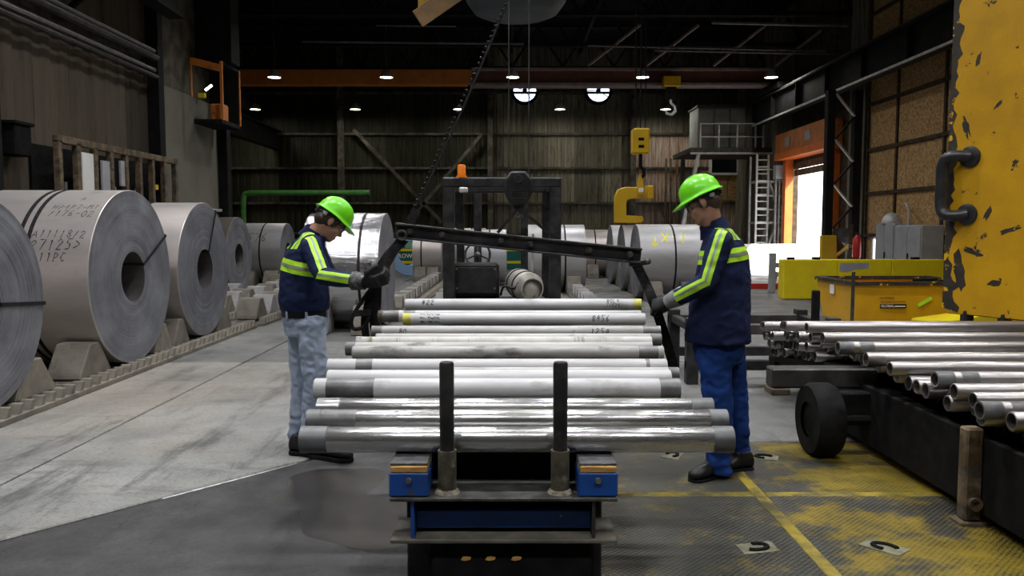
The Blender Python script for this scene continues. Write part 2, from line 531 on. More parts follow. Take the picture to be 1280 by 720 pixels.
MT['grey_cab'] = M('grey_cabinet', (0.34, 0.35, 0.37), (0.28, 0.29, 0.31), rough=0.5, scale=3)
MT['office'] = M('office_panel', (0.27, 0.28, 0.26), (0.20, 0.21, 0.195), rough=0.6, scale=2)
MT['galv'] = M('galvanised', (0.55, 0.55, 0.55), (0.38, 0.38, 0.38), rough=0.5, metal=0.3, scale=4)
MT['white'] = M('white_paint', (0.85, 0.85, 0.84), (0.78, 0.78, 0.77), rough=0.6, scale=3)
MT['red'] = M('red_paint', (0.55, 0.03, 0.025), rough=0.35)
MT['green_pipe'] = M('green_pipe_paint', (0.10, 0.34, 0.07), (0.06, 0.22, 0.05), rough=0.45, scale=4)
MT['teal'] = M('teal_paint', (0.008, 0.13, 0.11), (0.006, 0.10, 0.085), rough=0.4, scale=3)
MT['teal_light'] = M('teal_light', (0.22, 0.48, 0.40), rough=0.45)
MT['blue_light'] = M('pale_blue_paint', (0.22, 0.36, 0.55), rough=0.45)
MT['glass_dark'] = M('dark_glass', (0.01, 0.012, 0.014), rough=0.1)
MT['bright'] = emit('lamp_glow', (1.0, 0.93, 0.72), 14)
MT['tube_glow'] = emit('tube_glow', (0.9, 1.0, 0.85), 5)
MT['beacon'] = M('beacon_amber', (0.85, 0.22, 0.02), (0.70, 0.17, 0.02), rough=0.25, scale=4)
MT['tank'] = M('gas_tank', (0.52, 0.50, 0.45), (0.40, 0.38, 0.34), rough=0.4, metal=0.3, scale=5, c3=(0.20, 0.13, 0.07), scale3=6, lo3=0.62, hi3=0.7)
MT['tan'] = M('tan_beam', (0.40, 0.25, 0.12), (0.30, 0.19, 0.10), rough=0.7, scale=4)
MT['slate'] = M('slate_blue', (0.07, 0.085, 0.10), (0.05, 0.06, 0.07), rough=0.6, scale=3)
MT['rust'] = M('rusty_iron', (0.10, 0.065, 0.035), (0.20, 0.15, 0.09), rough=0.7, scale=8, c3=(0.04, 0.035, 0.03), scale3=6, lo3=0.5, hi3=0.62, bump=0.5)
MT['tyre'] = M('tyre_rubber', (0.008, 0.008, 0.008), (0.015, 0.015, 0.0145), rough=0.8, scale=12)
MT['skin'] = M('skin', (0.50, 0.27, 0.18), (0.42, 0.20, 0.13), rough=0.5, scale=14, bump=0.1, bscale=120)
MT['hair'] = M('dark_hair', (0.025, 0.015, 0.010), (0.07, 0.042, 0.028), rough=0.5, scale=60, bump=0.6, bscale=110, stretch=(1, 1, 0.4))
MT['navy'] = M('navy_cloth', (0.012, 0.018, 0.058), (0.017, 0.026, 0.075), rough=0.8, scale=5, bump=0.25, bscale=160, bdist=0.004)
MT['trouser_blue'] = M('blue_work_cloth', (0.018, 0.058, 0.25), (0.010, 0.031, 0.14), rough=0.75, scale=5, bump=0.25, bscale=160, bdist=0.004)
MT['denim'] = M('light_denim', (0.38, 0.45, 0.57), (0.26, 0.325, 0.44), rough=0.85, scale=4, c3=(0.44, 0.50, 0.60), scale3=4, lo3=0.55, hi3=0.72, bump=0.3, bscale=150, bdist=0.004)
MT['lime'] = M('lime_tape', (0.48, 0.90, 0.03), (0.40, 0.78, 0.03), rough=0.5, scale=8)
MT['silver'] = M('silver_tape', (0.30, 0.33, 0.28), (0.24, 0.26, 0.22), rough=0.4, metal=0.2, scale=10)
MT['helmet'] = M('lime_helmet', (0.17, 0.74, 0.012), (0.15, 0.66, 0.012), rough=0.28, scale=4, coat=0.3)
MT['leather'] = M('black_leather', (0.007, 0.007, 0.007), (0.016, 0.0155, 0.015), rough=0.42, scale=18, bump=0.3, bscale=60)
MT['glove'] = M('black_glove', (0.010, 0.011, 0.011), (0.022, 0.023, 0.023), rough=0.6, scale=20, bump=0.3, bscale=90)
MT['cuff'] = M('grey_cuff', (0.30, 0.31, 0.32), (0.18, 0.185, 0.19), rough=0.65, scale=16, bump=0.4, bscale=60)
MT['cuff_dark'] = M('dark_mesh_cuff', (0.03, 0.03, 0.032), (0.14, 0.14, 0.145), rough=0.65, scale=40, lo=0.45, hi=0.6)
MT['plastic_black'] = M('black_plastic', (0.015, 0.015, 0.017), (0.03, 0.03, 0.032), rough=0.35, scale=10)
MT['clear'] = M('lens', (0.20, 0.22, 0.22), rough=0.08)
MT['lips'] = M('lips', (0.34, 0.13, 0.10), rough=0.5)
MT['eye'] = M('eye', (0.65, 0.63, 0.60), rough=0.2)

for k_ in ('blackmatte', 'roof_steel', 'ceiling', 'tyre', 'wall_dark', 'wall_left', 'strap', 'navy', 'joint', 'stud', 'girt', 'trouser_blue'):
    MT[k_].node_tree.nodes['Principled BSDF'].inputs['Specular IOR Level'].default_value = 0.12
for k_ in ('leather', 'glove', 'black', 'dark_steel', 'wall_mid', 'slab_dark', 'wall_left_lit'):
    MT[k_].node_tree.nodes['Principled BSDF'].inputs['Specular IOR Level'].default_value = 0.3


def text_mesh(s, size, mat_, fn=None, name='writing', shear=0.0, thick=0.0):
    cu = bpy.data.curves.new('t', 'FONT')
    cu.body = s
    cu.size = size
    cu.shear = shear
    cu.align_x = 'CENTER'
    cu.align_y = 'CENTER'
    cu.resolution_u = 2
    cu.offset = thick
    ob = bpy.data.objects.new('t', cu)
    col.objects.link(ob)
    dg = bpy.context.evaluated_depsgraph_get()
    me = bpy.data.meshes.new_from_object(ob.evaluated_get(dg))
    bpy.data.objects.remove(ob)
    bpy.data.curves.remove(cu)
    if fn:
        for v in me.vertices:
            v.co = fn(v.co.x, v.co.y)
    me.name = name
    me.materials.clear()
    me.materials.append(mat_)
    return me


# ---- handwriting: letters as pen strokes
GL = {'0': [[(.5, 1), (.1, .75), (.08, .3), (.4, 0), (.75, .25), (.75, .75), (.5, 1)]], '1': [[(.3, .8), (.5, 1), (.42, 0)]], '2': [[(.1, .75), (.4, 1), (.75, .75), (.1, 0), (.8, .05)]],
      '3': [[(.1, .95), (.6, .95), (.35, .55), (.7, .3), (.4, 0), (.05, .15)]], '4': [[(.5, 1), (.05, .4), (.8, .45)], [(.6, .8), (.5, 0)]], '5': [[(.8, 1), (.25, 1), (.2, .6), (.65, .5), (.6, .1), (.1, 0)]],
      '6': [[(.65, 1), (.2, .5), (.2, .1), (.55, 0), (.7, .3), (.3, .45)]], '7': [[(.1, .95), (.8, 1), (.4, 0)]], '8': [[(.5, .5), (.15, .75), (.5, 1), (.75, .75), (.15, .25), (.5, 0), (.8, .25), (.5, .5)]],
      '9': [[(.7, .7), (.4, 1), (.15, .7), (.5, .5), (.7, .7), (.5, 0)]], 'A': [[(0, 0), (.45, 1), (.75, 0)], [(.2, .4), (.65, .4)]], 'H': [[(.1, 1), (.05, 0)], [(.7, 1), (.65, 0)], [(.08, .5), (.68, .5)]],
      'P': [[(.15, 0), (.2, 1), (.7, .85), (.6, .5), (.2, .45)]], 'M': [[(0, 0), (.15, 1), (.4, .4), (.7, 1), (.8, 0)]], 'C': [[(.75, .85), (.4, 1), (.1, .5), (.35, 0), (.75, .15)]], 'L': [[(.2, 1), (.15, 0), (.7, .03)]],
      'X': [[(0, 1), (.85, 0)], [(.85, 1), (0, 0)]], 'I': [[(.4, 1), (.4, 0)]], '-': [[(.1, .5), (.7, .52)]], '/': [[(.6, 1), (.2, 0)]], '>': [[(.1, .85), (.75, .5), (.1, .15)]], 'v': [[(.4, 1), (.4, 0)], [(.05, .4), (.4, 0), (.75, .4)]], ' ': []}


def pen(s, size, width, mat_, fn, seed=1, slant=0.2):
    """handwritten mesh: ribbons mapped by fn(u, v) onto a surface"""
    rnd = random.Random(seed)
    bm = bmesh.new()
    adv = size * 0.78
    x0 = -adv * len(s) / 2
    for k, ch in enumerate(s):
        dy = rnd.uniform(-0.08, 0.08) * size
        for line in GL.get(ch, []):
            pts = [Vector((x0 + adv * k + (a + slant * b) * size * 0.72 + rnd.uniform(-.03, .03) * size, (b - 0.5) * size + dy + rnd.uniform(-.03, .03) * size, 0)) for a, b in line]
            fine = []
            for p, q in zip(pts, pts[1:]):
                fine += [p.lerp(q, t / 3) for t in range(3)]
            fine.append(pts[-1])
            prev = None
            for i, p in enumerate(fine):
                d = fine[min(i + 1, len(fine) - 1)] - fine[max(i - 1, 0)]
                d.normalize()
                n_ = Vector((-d.y, d.x, 0)) * width / 2 * (0.75 + 0.25 * math.sin(i * 1.7 + k))
                a_, b_ = p + n_, p - n_
                cur = (bm.verts.new(fn(a_.x, a_.y)), bm.verts.new(fn(b_.x, b_.y)))
                if prev:
                    bm.faces.new((prev[0], prev[1], cur[1], cur[0]))
                prev = cur
    me = bpy.data.meshes.new('writing')
    bm.to_mesh(me)
    bm.free()
    me.materials.append(mat_)
    return me

# ================================================================== THE HALL
X_LEFT, X_RIGHT, Y_BACK, Z_TOP = -7.5, 10.0, 36.0, 9.6

# ---- floor: slabs with open joints on a dark bed
floor = struct(MB().bb(-14.3, 30, -4.5, 45, -0.30, -0.05).build('floor', MT['joint']), 'concrete factory floor')


def slab(poly, mat_):
    o = MB().prism(poly, (0, 0, -0.06), (1, 0, 0), (0, 1, 0), (0, 0, 0.06), 0.008).build('slab', mat_, floor)
    return o


g = 0.012
slab([(-14.2, -4.4), (-3.1 - g, -4.4), (-3.1 - g, 9.2 - g), (-14.2, 9.2 - g)], MT['slab_light'])
slab([(-14.2, 9.2 + g), (-3.1 - g, 9.2 + g), (-3.1 - g, 36.3), (-14.2, 36.3)], MT['slab_grey'])
slab([(-3.1 + g, 3.25 + g), (-1.0 - g, 5.7 + 0.02), (-1.0 - g, 9.2 - g), (-3.1 + g, 9.2 - g)], MT['slab_light'])
slab([(-3.1 + g, -4.4), (10.5, -4.4), (10.5, 5.7 - g), (-1.0 + g, 5.7 - g), (-3.1 + g, 3.22 - g)], MT['slab_dark'])
slab([(-1.0 + g, 5.7 + g), (10.5, 5.7 + g), (10.5, 9.2 - g), (-1.0 + g, 9.2 - g)], MT['slab_grey'])
slab([(-3.1 + g, 9.2 + g), (10.5, 9.2 + g), (10.5, 20 - g), (-3.1 + g, 20 - g)], MT['slab_grey'])
slab([(-3.1 + g, 20 + g), (10.5, 20 + g), (10.5, 36.3), (-3.1 + g, 36.3)], MT['slab_grey'])
slab([(10.52, 14), (29, 14), (29, 44), (10.52, 44)], MT['slab_light'])
# chalky line left along the slanted joint
a, b_ = Vector((-2.02, 4.50, 0.0)), Vector((-1.43, 5.19, 0.0))
pts = []
for i in range(25):
    t = i / 24
    p = a.lerp(b_, t)
    wv = 0.004 + 0.009 * (1 - abs(2 * t - 0.6)) * abs(math.sin(i * 2.1 + 1)) + 0.004
    pts.append((p, wv))
nrm = Vector((-(b_ - a).y, (b_ - a).x, 0)).normalized()
mb = MB()
prev = None
for p, wv in pts:
    q = (mb.bm.verts.new(p - nrm * (wv + 0.014) + Vector((0, 0, 0.0015))), mb.bm.verts.new(p - nrm * 0.012 + Vector((0, 0, 0.0015))))
    if prev:
        mb.bm.faces.new((prev[0], q[0], q[1], prev[1]))
    prev = q
mb.build('chalk_line', MT['chalk'], floor)
# oil stain
def blot(cx, cy, rx, ry, seed, z):
    mb = MB()
    vs_ = []
    for i in range(48):
        an = 2 * math.pi * i / 48
        k = 1 + 0.35 * noise.noise(Vector((math.cos(an) * 1.3 + seed, math.sin(an) * 1.3, seed)))
        vs_.append(mb.bm.verts.new((cx + rx * k * math.cos(an), cy + ry * k * math.sin(an), z)))
    mb.bm.faces.new(vs_)
    return mb.build('oil_stain', MT['stain'], floor)


blot(-1.08, 4.72, 0.30, 0.42, 3.3, 0.0016)
blot(-0.72, 4.2, 0.42, 0.40, 8.1, 0.0012)

# tread plates with lifting slots
xs = [0.30, 1.43, 2.75, 4.1, 5.5]
ys = [1.3, 4.53, 5.66]
for i in range(4):
    for j in range(2):
        MB().bb(xs[i] + 0.012, xs[i + 1] - 0.012, ys[j] + 0.012, ys[j + 1] - 0.012, 0.0, 0.012, 0.003).build('tread_plate', MT['tread'], floor)
seam = MB()
for x in xs[1:4]:
    MB().bb(x - 0.034, x + 0.034, 1.3, 5.66, 0.0, 0.0155, 0.003).build('seam_strip', MT['seam_yellow'], floor)
for i in range(4):
    MB().bb(xs[i] + 0.036, xs[i + 1] - 0.036, ys[1] - 0.034, ys[1] + 0.034, 0.0, 0.0155, 0.003).build('seam_strip', MT['seam_yellow'], floor)


def lift_slot(px, py, rot=0.3):
    t = 1550.0 / (py - 285)
    c = P(px, py, t * 0.997)
    e = link('lifting_slot', None, floor, (c.x, c.y, 0.0125), rot)
    MB().prism([(-0.10, -0.055), (0.085, -0.07), (0.115, 0.05), (-0.08, 0.06)], (0, 0, 0), (1, 0, 0), (0, 1, 0), (0, 0, 0.003)).build('pad', MT['pad_pale'], e)
    pts_ = [(0.058 * math.cos(R(d_)), 0.036 * math.sin(R(d_)), 0.005) for d_ in range(-150, 95, 20)]
    MB().tube(pts_, 0.0115, 8).build('slot', MT['blackmatte'], e)
    return e


lift_slot(945, 697)
lift_slot(1106, 697, 2.4)
lift_slot(840, 575, 1.2)
lift_slot(955, 578, 2.9)


# ---- walls
def sheet_mesh(w_, h_, mat_, depth=0.04, ribs=4):
    """trapezoid ribbed sheet, local X wide, Z up, ribs towards -Y"""
    mb = MB()
    st = w_ / ribs
    prof = []
    for k in range(ribs):
        x0 = k * st
        prof += [(x0, 0), (x0 + st * 0.34, 0), (x0 + st * 0.46, -depth), (x0 + st * 0.88, -depth)]
    prof.append((w_ - 0.012, 0))
    lo = [mb.bm.verts.new((x, y, 0.012)) for x, y in prof]
    hi = [mb.bm.verts.new((x, y, h_ - 0.012)) for x, y in prof]
    for i in range(len(prof) - 1):
        mb.bm.faces.new((lo[i], lo[i + 1], hi[i + 1], hi[i]))
    return mb.mesh('wall_sheet', mat_, False)


wall_back = struct(MB().bb(-14.3, 10.3, Y_BACK, Y_BACK + 0.2, -0.05, Z_TOP).build('wall_back', MT['girt']), 'dark ribbed sheet back wall')
rows = [0, 1.3, 2.65, 4.2, 5.7, 7.5, 9.6]
cache = {}
wd = 1.2
for j in range(6):
    h = rows[j + 1] - rows[j]
    for i in range(20):
        x = -14 + i * wd
        xc = x + 0.6
        if xc < -1.2:  # darker sheets left, paler right: fall of light put into the colours
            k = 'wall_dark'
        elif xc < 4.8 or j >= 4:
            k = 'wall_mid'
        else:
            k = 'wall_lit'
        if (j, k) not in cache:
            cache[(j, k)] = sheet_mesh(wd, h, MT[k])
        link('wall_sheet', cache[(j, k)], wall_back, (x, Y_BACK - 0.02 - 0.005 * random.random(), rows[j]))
for j in range(1, 6):
    MB().bb(-14, 10, Y_BACK - 0.22, Y_BACK - 0.06, rows[j] - 0.05, rows[j] + 0.05, 0.01).build('girt', MT['girt'], wall_back)
for x in (-13, -7.55, -0.95, 5.35):
    o = MB().bb(x - 0.12, x + 0.12, Y_BACK - 0.5, Y_BACK - 0.46, 0, Z_TOP).bb(x - 0.12, x + 0.12, Y_BACK - 0.26, Y_BACK - 0.22, 0, Z_TOP).bb(x - 0.02, x + 0.02, Y_BACK - 0.46, Y_BACK - 0.26, 0, Z_TOP)
    o.build('wall_column', MT['girt'], wall_back)
for (x0, y0, x1, y1) in ((442, 162, 552, 278), (602, 168, 500, 290)):
    MB().bar(P(x0, y0, Y_BACK - 0.55), P(x1, y1, Y_BACK - 0.55), 0.12, 0.14).build('cross_brace', MT['girt'], wall_back)
# fan openings high in the back wall
sky_glow = emit('daylight_fan_opening', (0.72, 0.82, 1.0), 2.2)
for n_, px in enumerate((656, 748)):
    c = P(px, 113, Y_BACK - 0.28)
    e = struct(link('window_%d' % (n_ + 1), None, None, (c.x, c.y, c.z)), 'round fan opening glowing with daylight high in back wall')
    MB().lathe([(-0.10, 0.50), (-0.10, 0.62), (0.20, 0.62), (0.20, 0.50)], axis=(0, 1, 0), n=32, closed=True).build('fan_ring', MT['blackmatte'], e)
    MB().lathe([(0.17, 0.0), (0.17, 0.50), (0.19, 0.50), (0.19, 0.0)], axis=(0, 1, 0), n=32).build('pane', sky_glow, e)
    for k in range(5):
        an = R(90 + 72 * k + 20 * n_)
        MB().bar((0.06 * math.cos(an), 0, 0.06 * math.sin(an)), (0.5 * math.cos(an), 0, 0.5 * math.sin(an)), 0.02, 0.09, (0, 1, 0)).build('fan_blade', MT['blackmatte'], e)
    MB().lathe([(-0.06, 0.0), (-0.06, 0.10), (0.08, 0.10), (0.08, 0.0)], axis=(0, 1, 0), n=20).build('fan_hub', MT['blackmatte'], e)

wall_front = struct(MB().bb(-7.7, 10.3, -4.6, -4.4, -0.05, Z_TOP).build('wall_front', MT['wall_dark']), 'dark front wall behind the work area')
# left wall
wall_left = struct(MB().bb(X_LEFT - 0.2, X_LEFT, -4.4, 20.6, -0.05, Z_TOP).build('wall_left', MT['girt']), 'brown ribbed sheet left wall')
ca = sheet_mesh(1.0, 4.95, MT['wall_left'], 0.03, 2)
cb = sheet_mesh(1.0, 4.55, MT['wall_left'], 0.03, 2)
for i in range(21):
    y = -4.3 + i * 1.0
    for me, z in ((ca, 0), (cb, 5.0)):
        o = link('wall_sheet', me, wall_left, (X_LEFT + 0.02, y, z), math.pi / 2)
MB().bb(X_LEFT, X_LEFT + 0.06, 16.72, 20.5, 0, 4.6, 0.01).build('lit_wall_panel', MT['wall_left_lit'], wall_left)  # pale panel standing in for lamplight on this stretch of wall
MB().bb(X_LEFT + 0.06, X_LEFT + 0.14, 16.75, 20.5, 1.95, 2.03, 0.01).build('rail', MT['galv'], wall_left)
for y in (11.3, 16.7, 20.55):
    MB().bb(X_LEFT + 0.02, X_LEFT + 0.30, y - 0.13, y + 0.13, 0, Z_TOP, 0.01).build('wall_column', MT['roof_steel'], wall_left)
wb = struct(MB().bb(-14.3, X_LEFT - 0.1, 20.4, 20.6, -0.05, Z_TOP).build('wall_return', MT['girt']))
we = struct(MB().bb(-14.4, -14.2, 20.5, 36.2, -0.05, Z_TOP).build('wall_far_left', MT['girt']))

# right wall with the bay door opening
DY0, DY1, DZ = 24.7, 28.7, 3.85
wall_right = struct(MB().bb(X_RIGHT, X_RIGHT + 0.2, -4.4, DY0, -0.05, Z_TOP).bb(X_RIGHT, X_RIGHT + 0.2, DY1, 36.2, -0.05, Z_TOP)
                    .bb(X_RIGHT, X_RIGHT + 0.2, DY0, DY1, DZ, Z_TOP).build('wall_right', MT['stud']), 'right wall lined with chipboard')
ycuts = [6.0, 8.0, 10.0, 12.0, 14.0, 16.3, 18.6, 20.9, 22.6]
zc = [0.02, 1.35, 2.5, 3.7, 4.95, 6.2, 7.4, 8.6, 9.55]
for i in range(len(ycuts) - 1):
    for j in range(len(zc) - 1):
        MB().bb(X_RIGHT - 0.035, X_RIGHT - 0.005, ycuts[i] + 0.05, ycuts[i + 1] - 0.05, zc[j] + 0.05, zc[j + 1] - 0.05).build('chipboard_panel', MT['osb'], wall_right, smooth=False)
for j in range(1, len(zc) - 1):
    MB().bb(X_RIGHT - 0.10, X_RIGHT, 6, 22.6, zc[j] - 0.045, zc[j] + 0.045).build('rail', MT['stud'], wall_right)
for y in ycuts[1:]:
    MB().bb(X_RIGHT - 0.08, X_RIGHT, y - 0.045, y + 0.045, 0, Z_TOP).build('stud', MT['stud'], wall_right)
cm = sheet_mesh(1.2, 9.5, MT['wall_mid'])
for y in (29.95, 31.15, 32.35, 33.55, 34.75, 35.95, 24.0):
    link('wall_sheet', cm, wall_right, (X_RIGHT - 0.02, y, 0), -math.pi / 2)
for k in range(9):
    link('wall_sheet', cm, wall_right, (X_RIGHT - 0.02, 5.95 - k * 1.2, 0), -math.pi / 2)
door = struct(link('door_1', None, None, (X_RIGHT, 0, 0)), 'open bay door with orange frame and daylight outside')
MB().bb(-0.30, -0.02, DY1 - 0.1, DY1 + 0.18, 0, DZ + 0.1, 0.01).build('door_post', MT['orange_bright'], door)
MB().bb(-0.30, -0.02, DY0 - 0.18, DY0 + 0.1, 0, DZ + 0.1, 0.01).build('door_post', MT['orange_bright'], door)
MB().bb(-0.55, -0.02, DY0 - 0.3, DY1 + 0.3, DZ + 0.35, DZ + 1.0, 0.01).build('door_header', MT['orange'], door)
MB().bb(-0.58, -0.02, DY0 - 0.3, DY1 + 0.3, DZ + 0.10, DZ + 0.35, 0.01).build('door_lintel', MT['orange_bright'], door)
for k in range(2):
    MB().bb(0.02, 0.09, DY0 + 0.05, DY1 - 0.05, DZ - 0.24 * (k + 1) + 0.01, DZ - 0.24 * k - 0.01, 0.008).build('shutter_slat', MT['rust'], door)
for y in (25.6, 27.5):
    MB().bb(-0.57, -0.54, y, y + 0.45, DZ + 0.5, DZ + 0.8).build('header_plate', MT['paper'], door)
# pale building outside the bay door
ob_ = thing('outside_building', 'pale building in daylight beyond the open bay door', 'building', (20, 30, 0))
MB().bb(0, 1, -12, 12, 0, 1.6, 0.02).build('base_wall', MT['white'], ob_)
for k in range(8):
    MB().bb(0.06, 1, -12 + 3 * k + 0.02, -9 + 3 * k - 0.02, 1.6, 7).build('wall_panel', MT['white'], ob_)

# ---- roof
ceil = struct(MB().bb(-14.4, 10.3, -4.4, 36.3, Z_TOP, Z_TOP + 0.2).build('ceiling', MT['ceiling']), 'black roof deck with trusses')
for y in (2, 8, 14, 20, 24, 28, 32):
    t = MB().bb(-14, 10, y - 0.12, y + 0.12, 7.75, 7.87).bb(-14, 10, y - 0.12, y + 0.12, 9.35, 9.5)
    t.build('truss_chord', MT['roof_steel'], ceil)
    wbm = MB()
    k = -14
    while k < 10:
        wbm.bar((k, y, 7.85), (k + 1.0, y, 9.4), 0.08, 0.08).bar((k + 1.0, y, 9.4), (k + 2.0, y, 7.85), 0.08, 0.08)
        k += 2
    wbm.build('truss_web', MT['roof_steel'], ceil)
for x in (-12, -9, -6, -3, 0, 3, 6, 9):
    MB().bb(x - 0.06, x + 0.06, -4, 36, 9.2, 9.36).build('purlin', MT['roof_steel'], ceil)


def hang_pipe(p0, p1, r, label, mat_='pipe_grey'):
    p0, p1 = Vector(p0), Vector(p1)
    e = thing('overhead_pipe', label, 'pipe', p0)
    d = p1 - p0
    MB().cyl((0, 0, 0), d, r, n=8).build('pipe', MT[mat_], e)
    for k in range(4):
        q = d * (0.04 + 0.3 * k)
        MB().cyl(q, q + Vector((0, 0, Z_TOP - p0.z - q.z)), 0.012, n=6).build('hanger_rod', MT['roof_steel'], e)


hang_pipe(P(378, 52, 26), P(655, 55, 26), 0.035, 'long thin pale pipe hung under the dark roof over orange girder')
hang_pipe(P(735, 57, 26), P(1045, 64, 26), 0.035, 'thin pale pipe hung over maroon part of girder')
hang_pipe(P(818, 63, 25), P(1060, 68, 25), 0.030, 'thin pale pipe hung beside the right runway beam, lower one')
hang_pipe(P(890, 28, 24), P(1060, 32, 24), 0.05, 'thick grey pipe high under the roof above the mezzanine')
hang_pipe(P(470, 32, 25), P(570, 33, 25), 0.025, 'short thin pipe under roof beside the tan beam')
hang_pipe(P(250, 16, 22), P(290, 17, 22), 0.025, 'short thin pipe under roof over the crane cab')

# diagonal roof braces seen over the girder
for px in (735, 808, 892, 970, 1015):
    p = P(px, 82, 27.6)
    q = P(px + 18, 68, 27.2)
    d = (q - p)
    o = MB().bar((0, 0, 0), d * 3.5, 0.07, 0.07).build('roof_brace', MT['mauve'], ceil, p)

# ---- crane runway beams
def ibeam(mb, x, y0, y1, z0, z1, fw=0.35, tw=0.03, tf=0.05):
    mb.bb(x - tw / 2, x + tw / 2, y0, y1, z0 + tf, z1 - tf)
    mb.bb(x - fw / 2, x + fw / 2, y0, y1, z0, z0 + tf).bb(x - fw / 2, x + fw / 2, y0, y1, z1 - tf, z1)
    return mb


rb = thing('crane_runway_beam', 'dark steel crane runway beam along the chipboard wall', 'beam', (9.15, 8, 5.35))
ibeam(MB(), 0, 0, 22.3, 0, 0.85).build('beam', MT['roof_steel'], rb)
MB().bb(-0.05, 0.05, 0, 22.3, 0.85, 0.95).build('rail', MT['dark_steel'], rb)
MB().bar((-0.16, 0, 0.0), (-0.16, 22.3, 0.0), 0.05, 0.05).build('conductor_bar', MT['galv'], rb)
for k in range(9):
    MB().bb(-0.15, 0.15, 2.4 * k + 1, 2.4 * k + 1.03, 0.05, 0.8).build('stiffener', MT['roof_steel'], rb)
lb = thing('crane_runway_beam', 'dark steel crane runway beam along the left ribbed wall', 'beam', (-6.75, -4, 5.75))
ibeam(MB(), 0, 0, 20.5, 0, 0.85).build('beam', MT['roof_steel'], lb)
MB().bb(-0.05, 0.05, 0, 20.5, 0.85, 0.95).build('rail', MT['dark_steel'], lb)
for k in range(8):
    MB().bb(-0.15, 0.15, 2.4 * k + 1, 2.4 * k + 1.03, 0.05, 0.8).build('stiffener', MT['roof_steel'], lb)
    MB().bar((0, 2.4 * k + 1, 0.1), (-0.7, 2.4 * k + 1, -0.5), 0.08, 0.08).build('bracket', MT['roof_steel'], lb)

fb = thing('crane_runway_beam', 'dark steel crane runway beam carrying the far end of the orange girder', 'beam', (-10.4, 20.6, 5.0))
ibeam(MB(), 0, 0, 15.3, 0, 0.85).build('beam', MT['roof_steel'], fb)
MB().bb(-0.05, 0.05, 0, 15.3, 0.85, 0.92).build('rail', MT['dark_steel'], fb)
# lattice column under the right runway beam
lc = thing('lattice_column', 'black lattice column with pale diagonals beside the open bay door', 'column', (8.9, 22.5, 0))
for x in (-0.07, 0.68):
    MB().bb(x - 0.11, x + 0.11, -0.12, 0.12, 0, 5.35, 0.01).build('leg', MT['roof_steel'], lc)
zz = 0.9
k = 0
while zz < 5.0:
    a_, c_ = (0.04, 0.57) if k % 2 else (0.57, 0.04)
    MB().bar((a_, -0.1, zz), (c_, -0.1, zz + 0.62), 0.04, 0.10, (0, 1, 0)).build('diagonal', MT['galv'] if k % 2 == 0 else MT['roof_steel'], lc)
    zz += 0.62
    k += 1
MB().bb(-0.32, 0.10, -0.30, -0.14, 0, 1.35, 0.02).build('post_guard', MT['yellow'], lc)
MB().bar((0.1, -0.2, 0.75), (0.62, -0.2, 1.2), 0.05, 0.12, (0, 1, 0)).build('guard_brace', MT['yellow'], lc)
MB().bb(0.03, 0.55, -0.2, -0.15, 1.15, 1.55, 0.01).build('name_plate', MT['dark_steel'], lc)
lc2 = thing('lattice_column', 'dark lattice column at the near end of the chipboard wall beside worn yellow plate', 'column', (9.1, 15.9, 0))
for x in (-0.1, 0.45):
    MB().bb(x - 0.11, x + 0.11, -0.12, 0.12, 0, 5.35, 0.01).build('leg', MT['roof_steel'], lc2)
for k in range(7):
    MB().bar((0.0, -0.1, 0.4 + 0.66 * k), (0.36, -0.1, 0.95 + 0.66 * k), 0.04, 0.08, (0, 1, 0)).build('diagonal', MT['roof_steel'], lc2)

# ---- overhead crane girder
cg = thing('crane_girder', 'long crane girder, orange on one half and maroon on the other', 'crane', (0, 29, 6.62))
xa, xm, xb = P(277, 100, 29).x, P(590, 100, 29).x, 9.3
MB().bb(xa, xm, -0.25, 0.25, 0, 0.52, 0.01).build('orange_web', MT['orange'], cg)
MB().bb(xm, xb, -0.22, 0.22, 0.04, 0.46, 0.01).build('maroon_web', MT['maroon'], cg)
MB().bb(xm, xb, -0.36, 0.30, 0.46, 0.56, 0.01).build('top_flange', MT['mauve'], cg)
MB().bb(xm, xb, -0.36, 0.30, -0.06, 0.04, 0.01).build('bottom_flange', MT['mauve'], cg)
MB().bb(xa - 0.2, xa + 0.5, -1.5, 1.5, -0.72, -0.02, 0.03).build('end_truck', MT['roof_steel'], cg)
MB().bb(9.0, 9.35, -1.5, 1.5, -0.32, -0.06, 0.03).build('end_truck', MT['roof_steel'], cg)

# crane hook block hanging from the girder
hk = thing('crane_hook', 'yellow crane hook block hung from maroon girder beside ceiling lamp', 'hook', P(838, 118, 28.5))
MB().bb(-0.28, 0.32, -0.2, 0.22, 0.25, 0.62, 0.03).build('trolley', MT['yellow'], hk)
MB().lathe([(-0.08, 0.20), (-0.03, 0.15), (0.03, 0.15), (0.08, 0.20), (0.08, 0.05), (-0.08, 0.05)], (0.05, 0, 0.34), (0, 1, 0), 20, True).build('sheave', MT['yellow'], hk)
MB().bb(-0.16, 0.20, -0.12, 0.12, -0.18, 0.28, 0.05).build('block', MT['blackmatte'], hk)
MB().tube([(0.02, 0, -0.15), (0.02, 0, -0.30), (0.16, 0, -0.42), (0.18, 0, -0.58), (0.05, 0, -0.70), (-0.12, 0, -0.66), (-0.17, 0, -0.54)], [0.05, 0.05, 0.05, 0.06, 0.06, 0.05, 0.02], 10).build('hook', MT['galv'], hk)


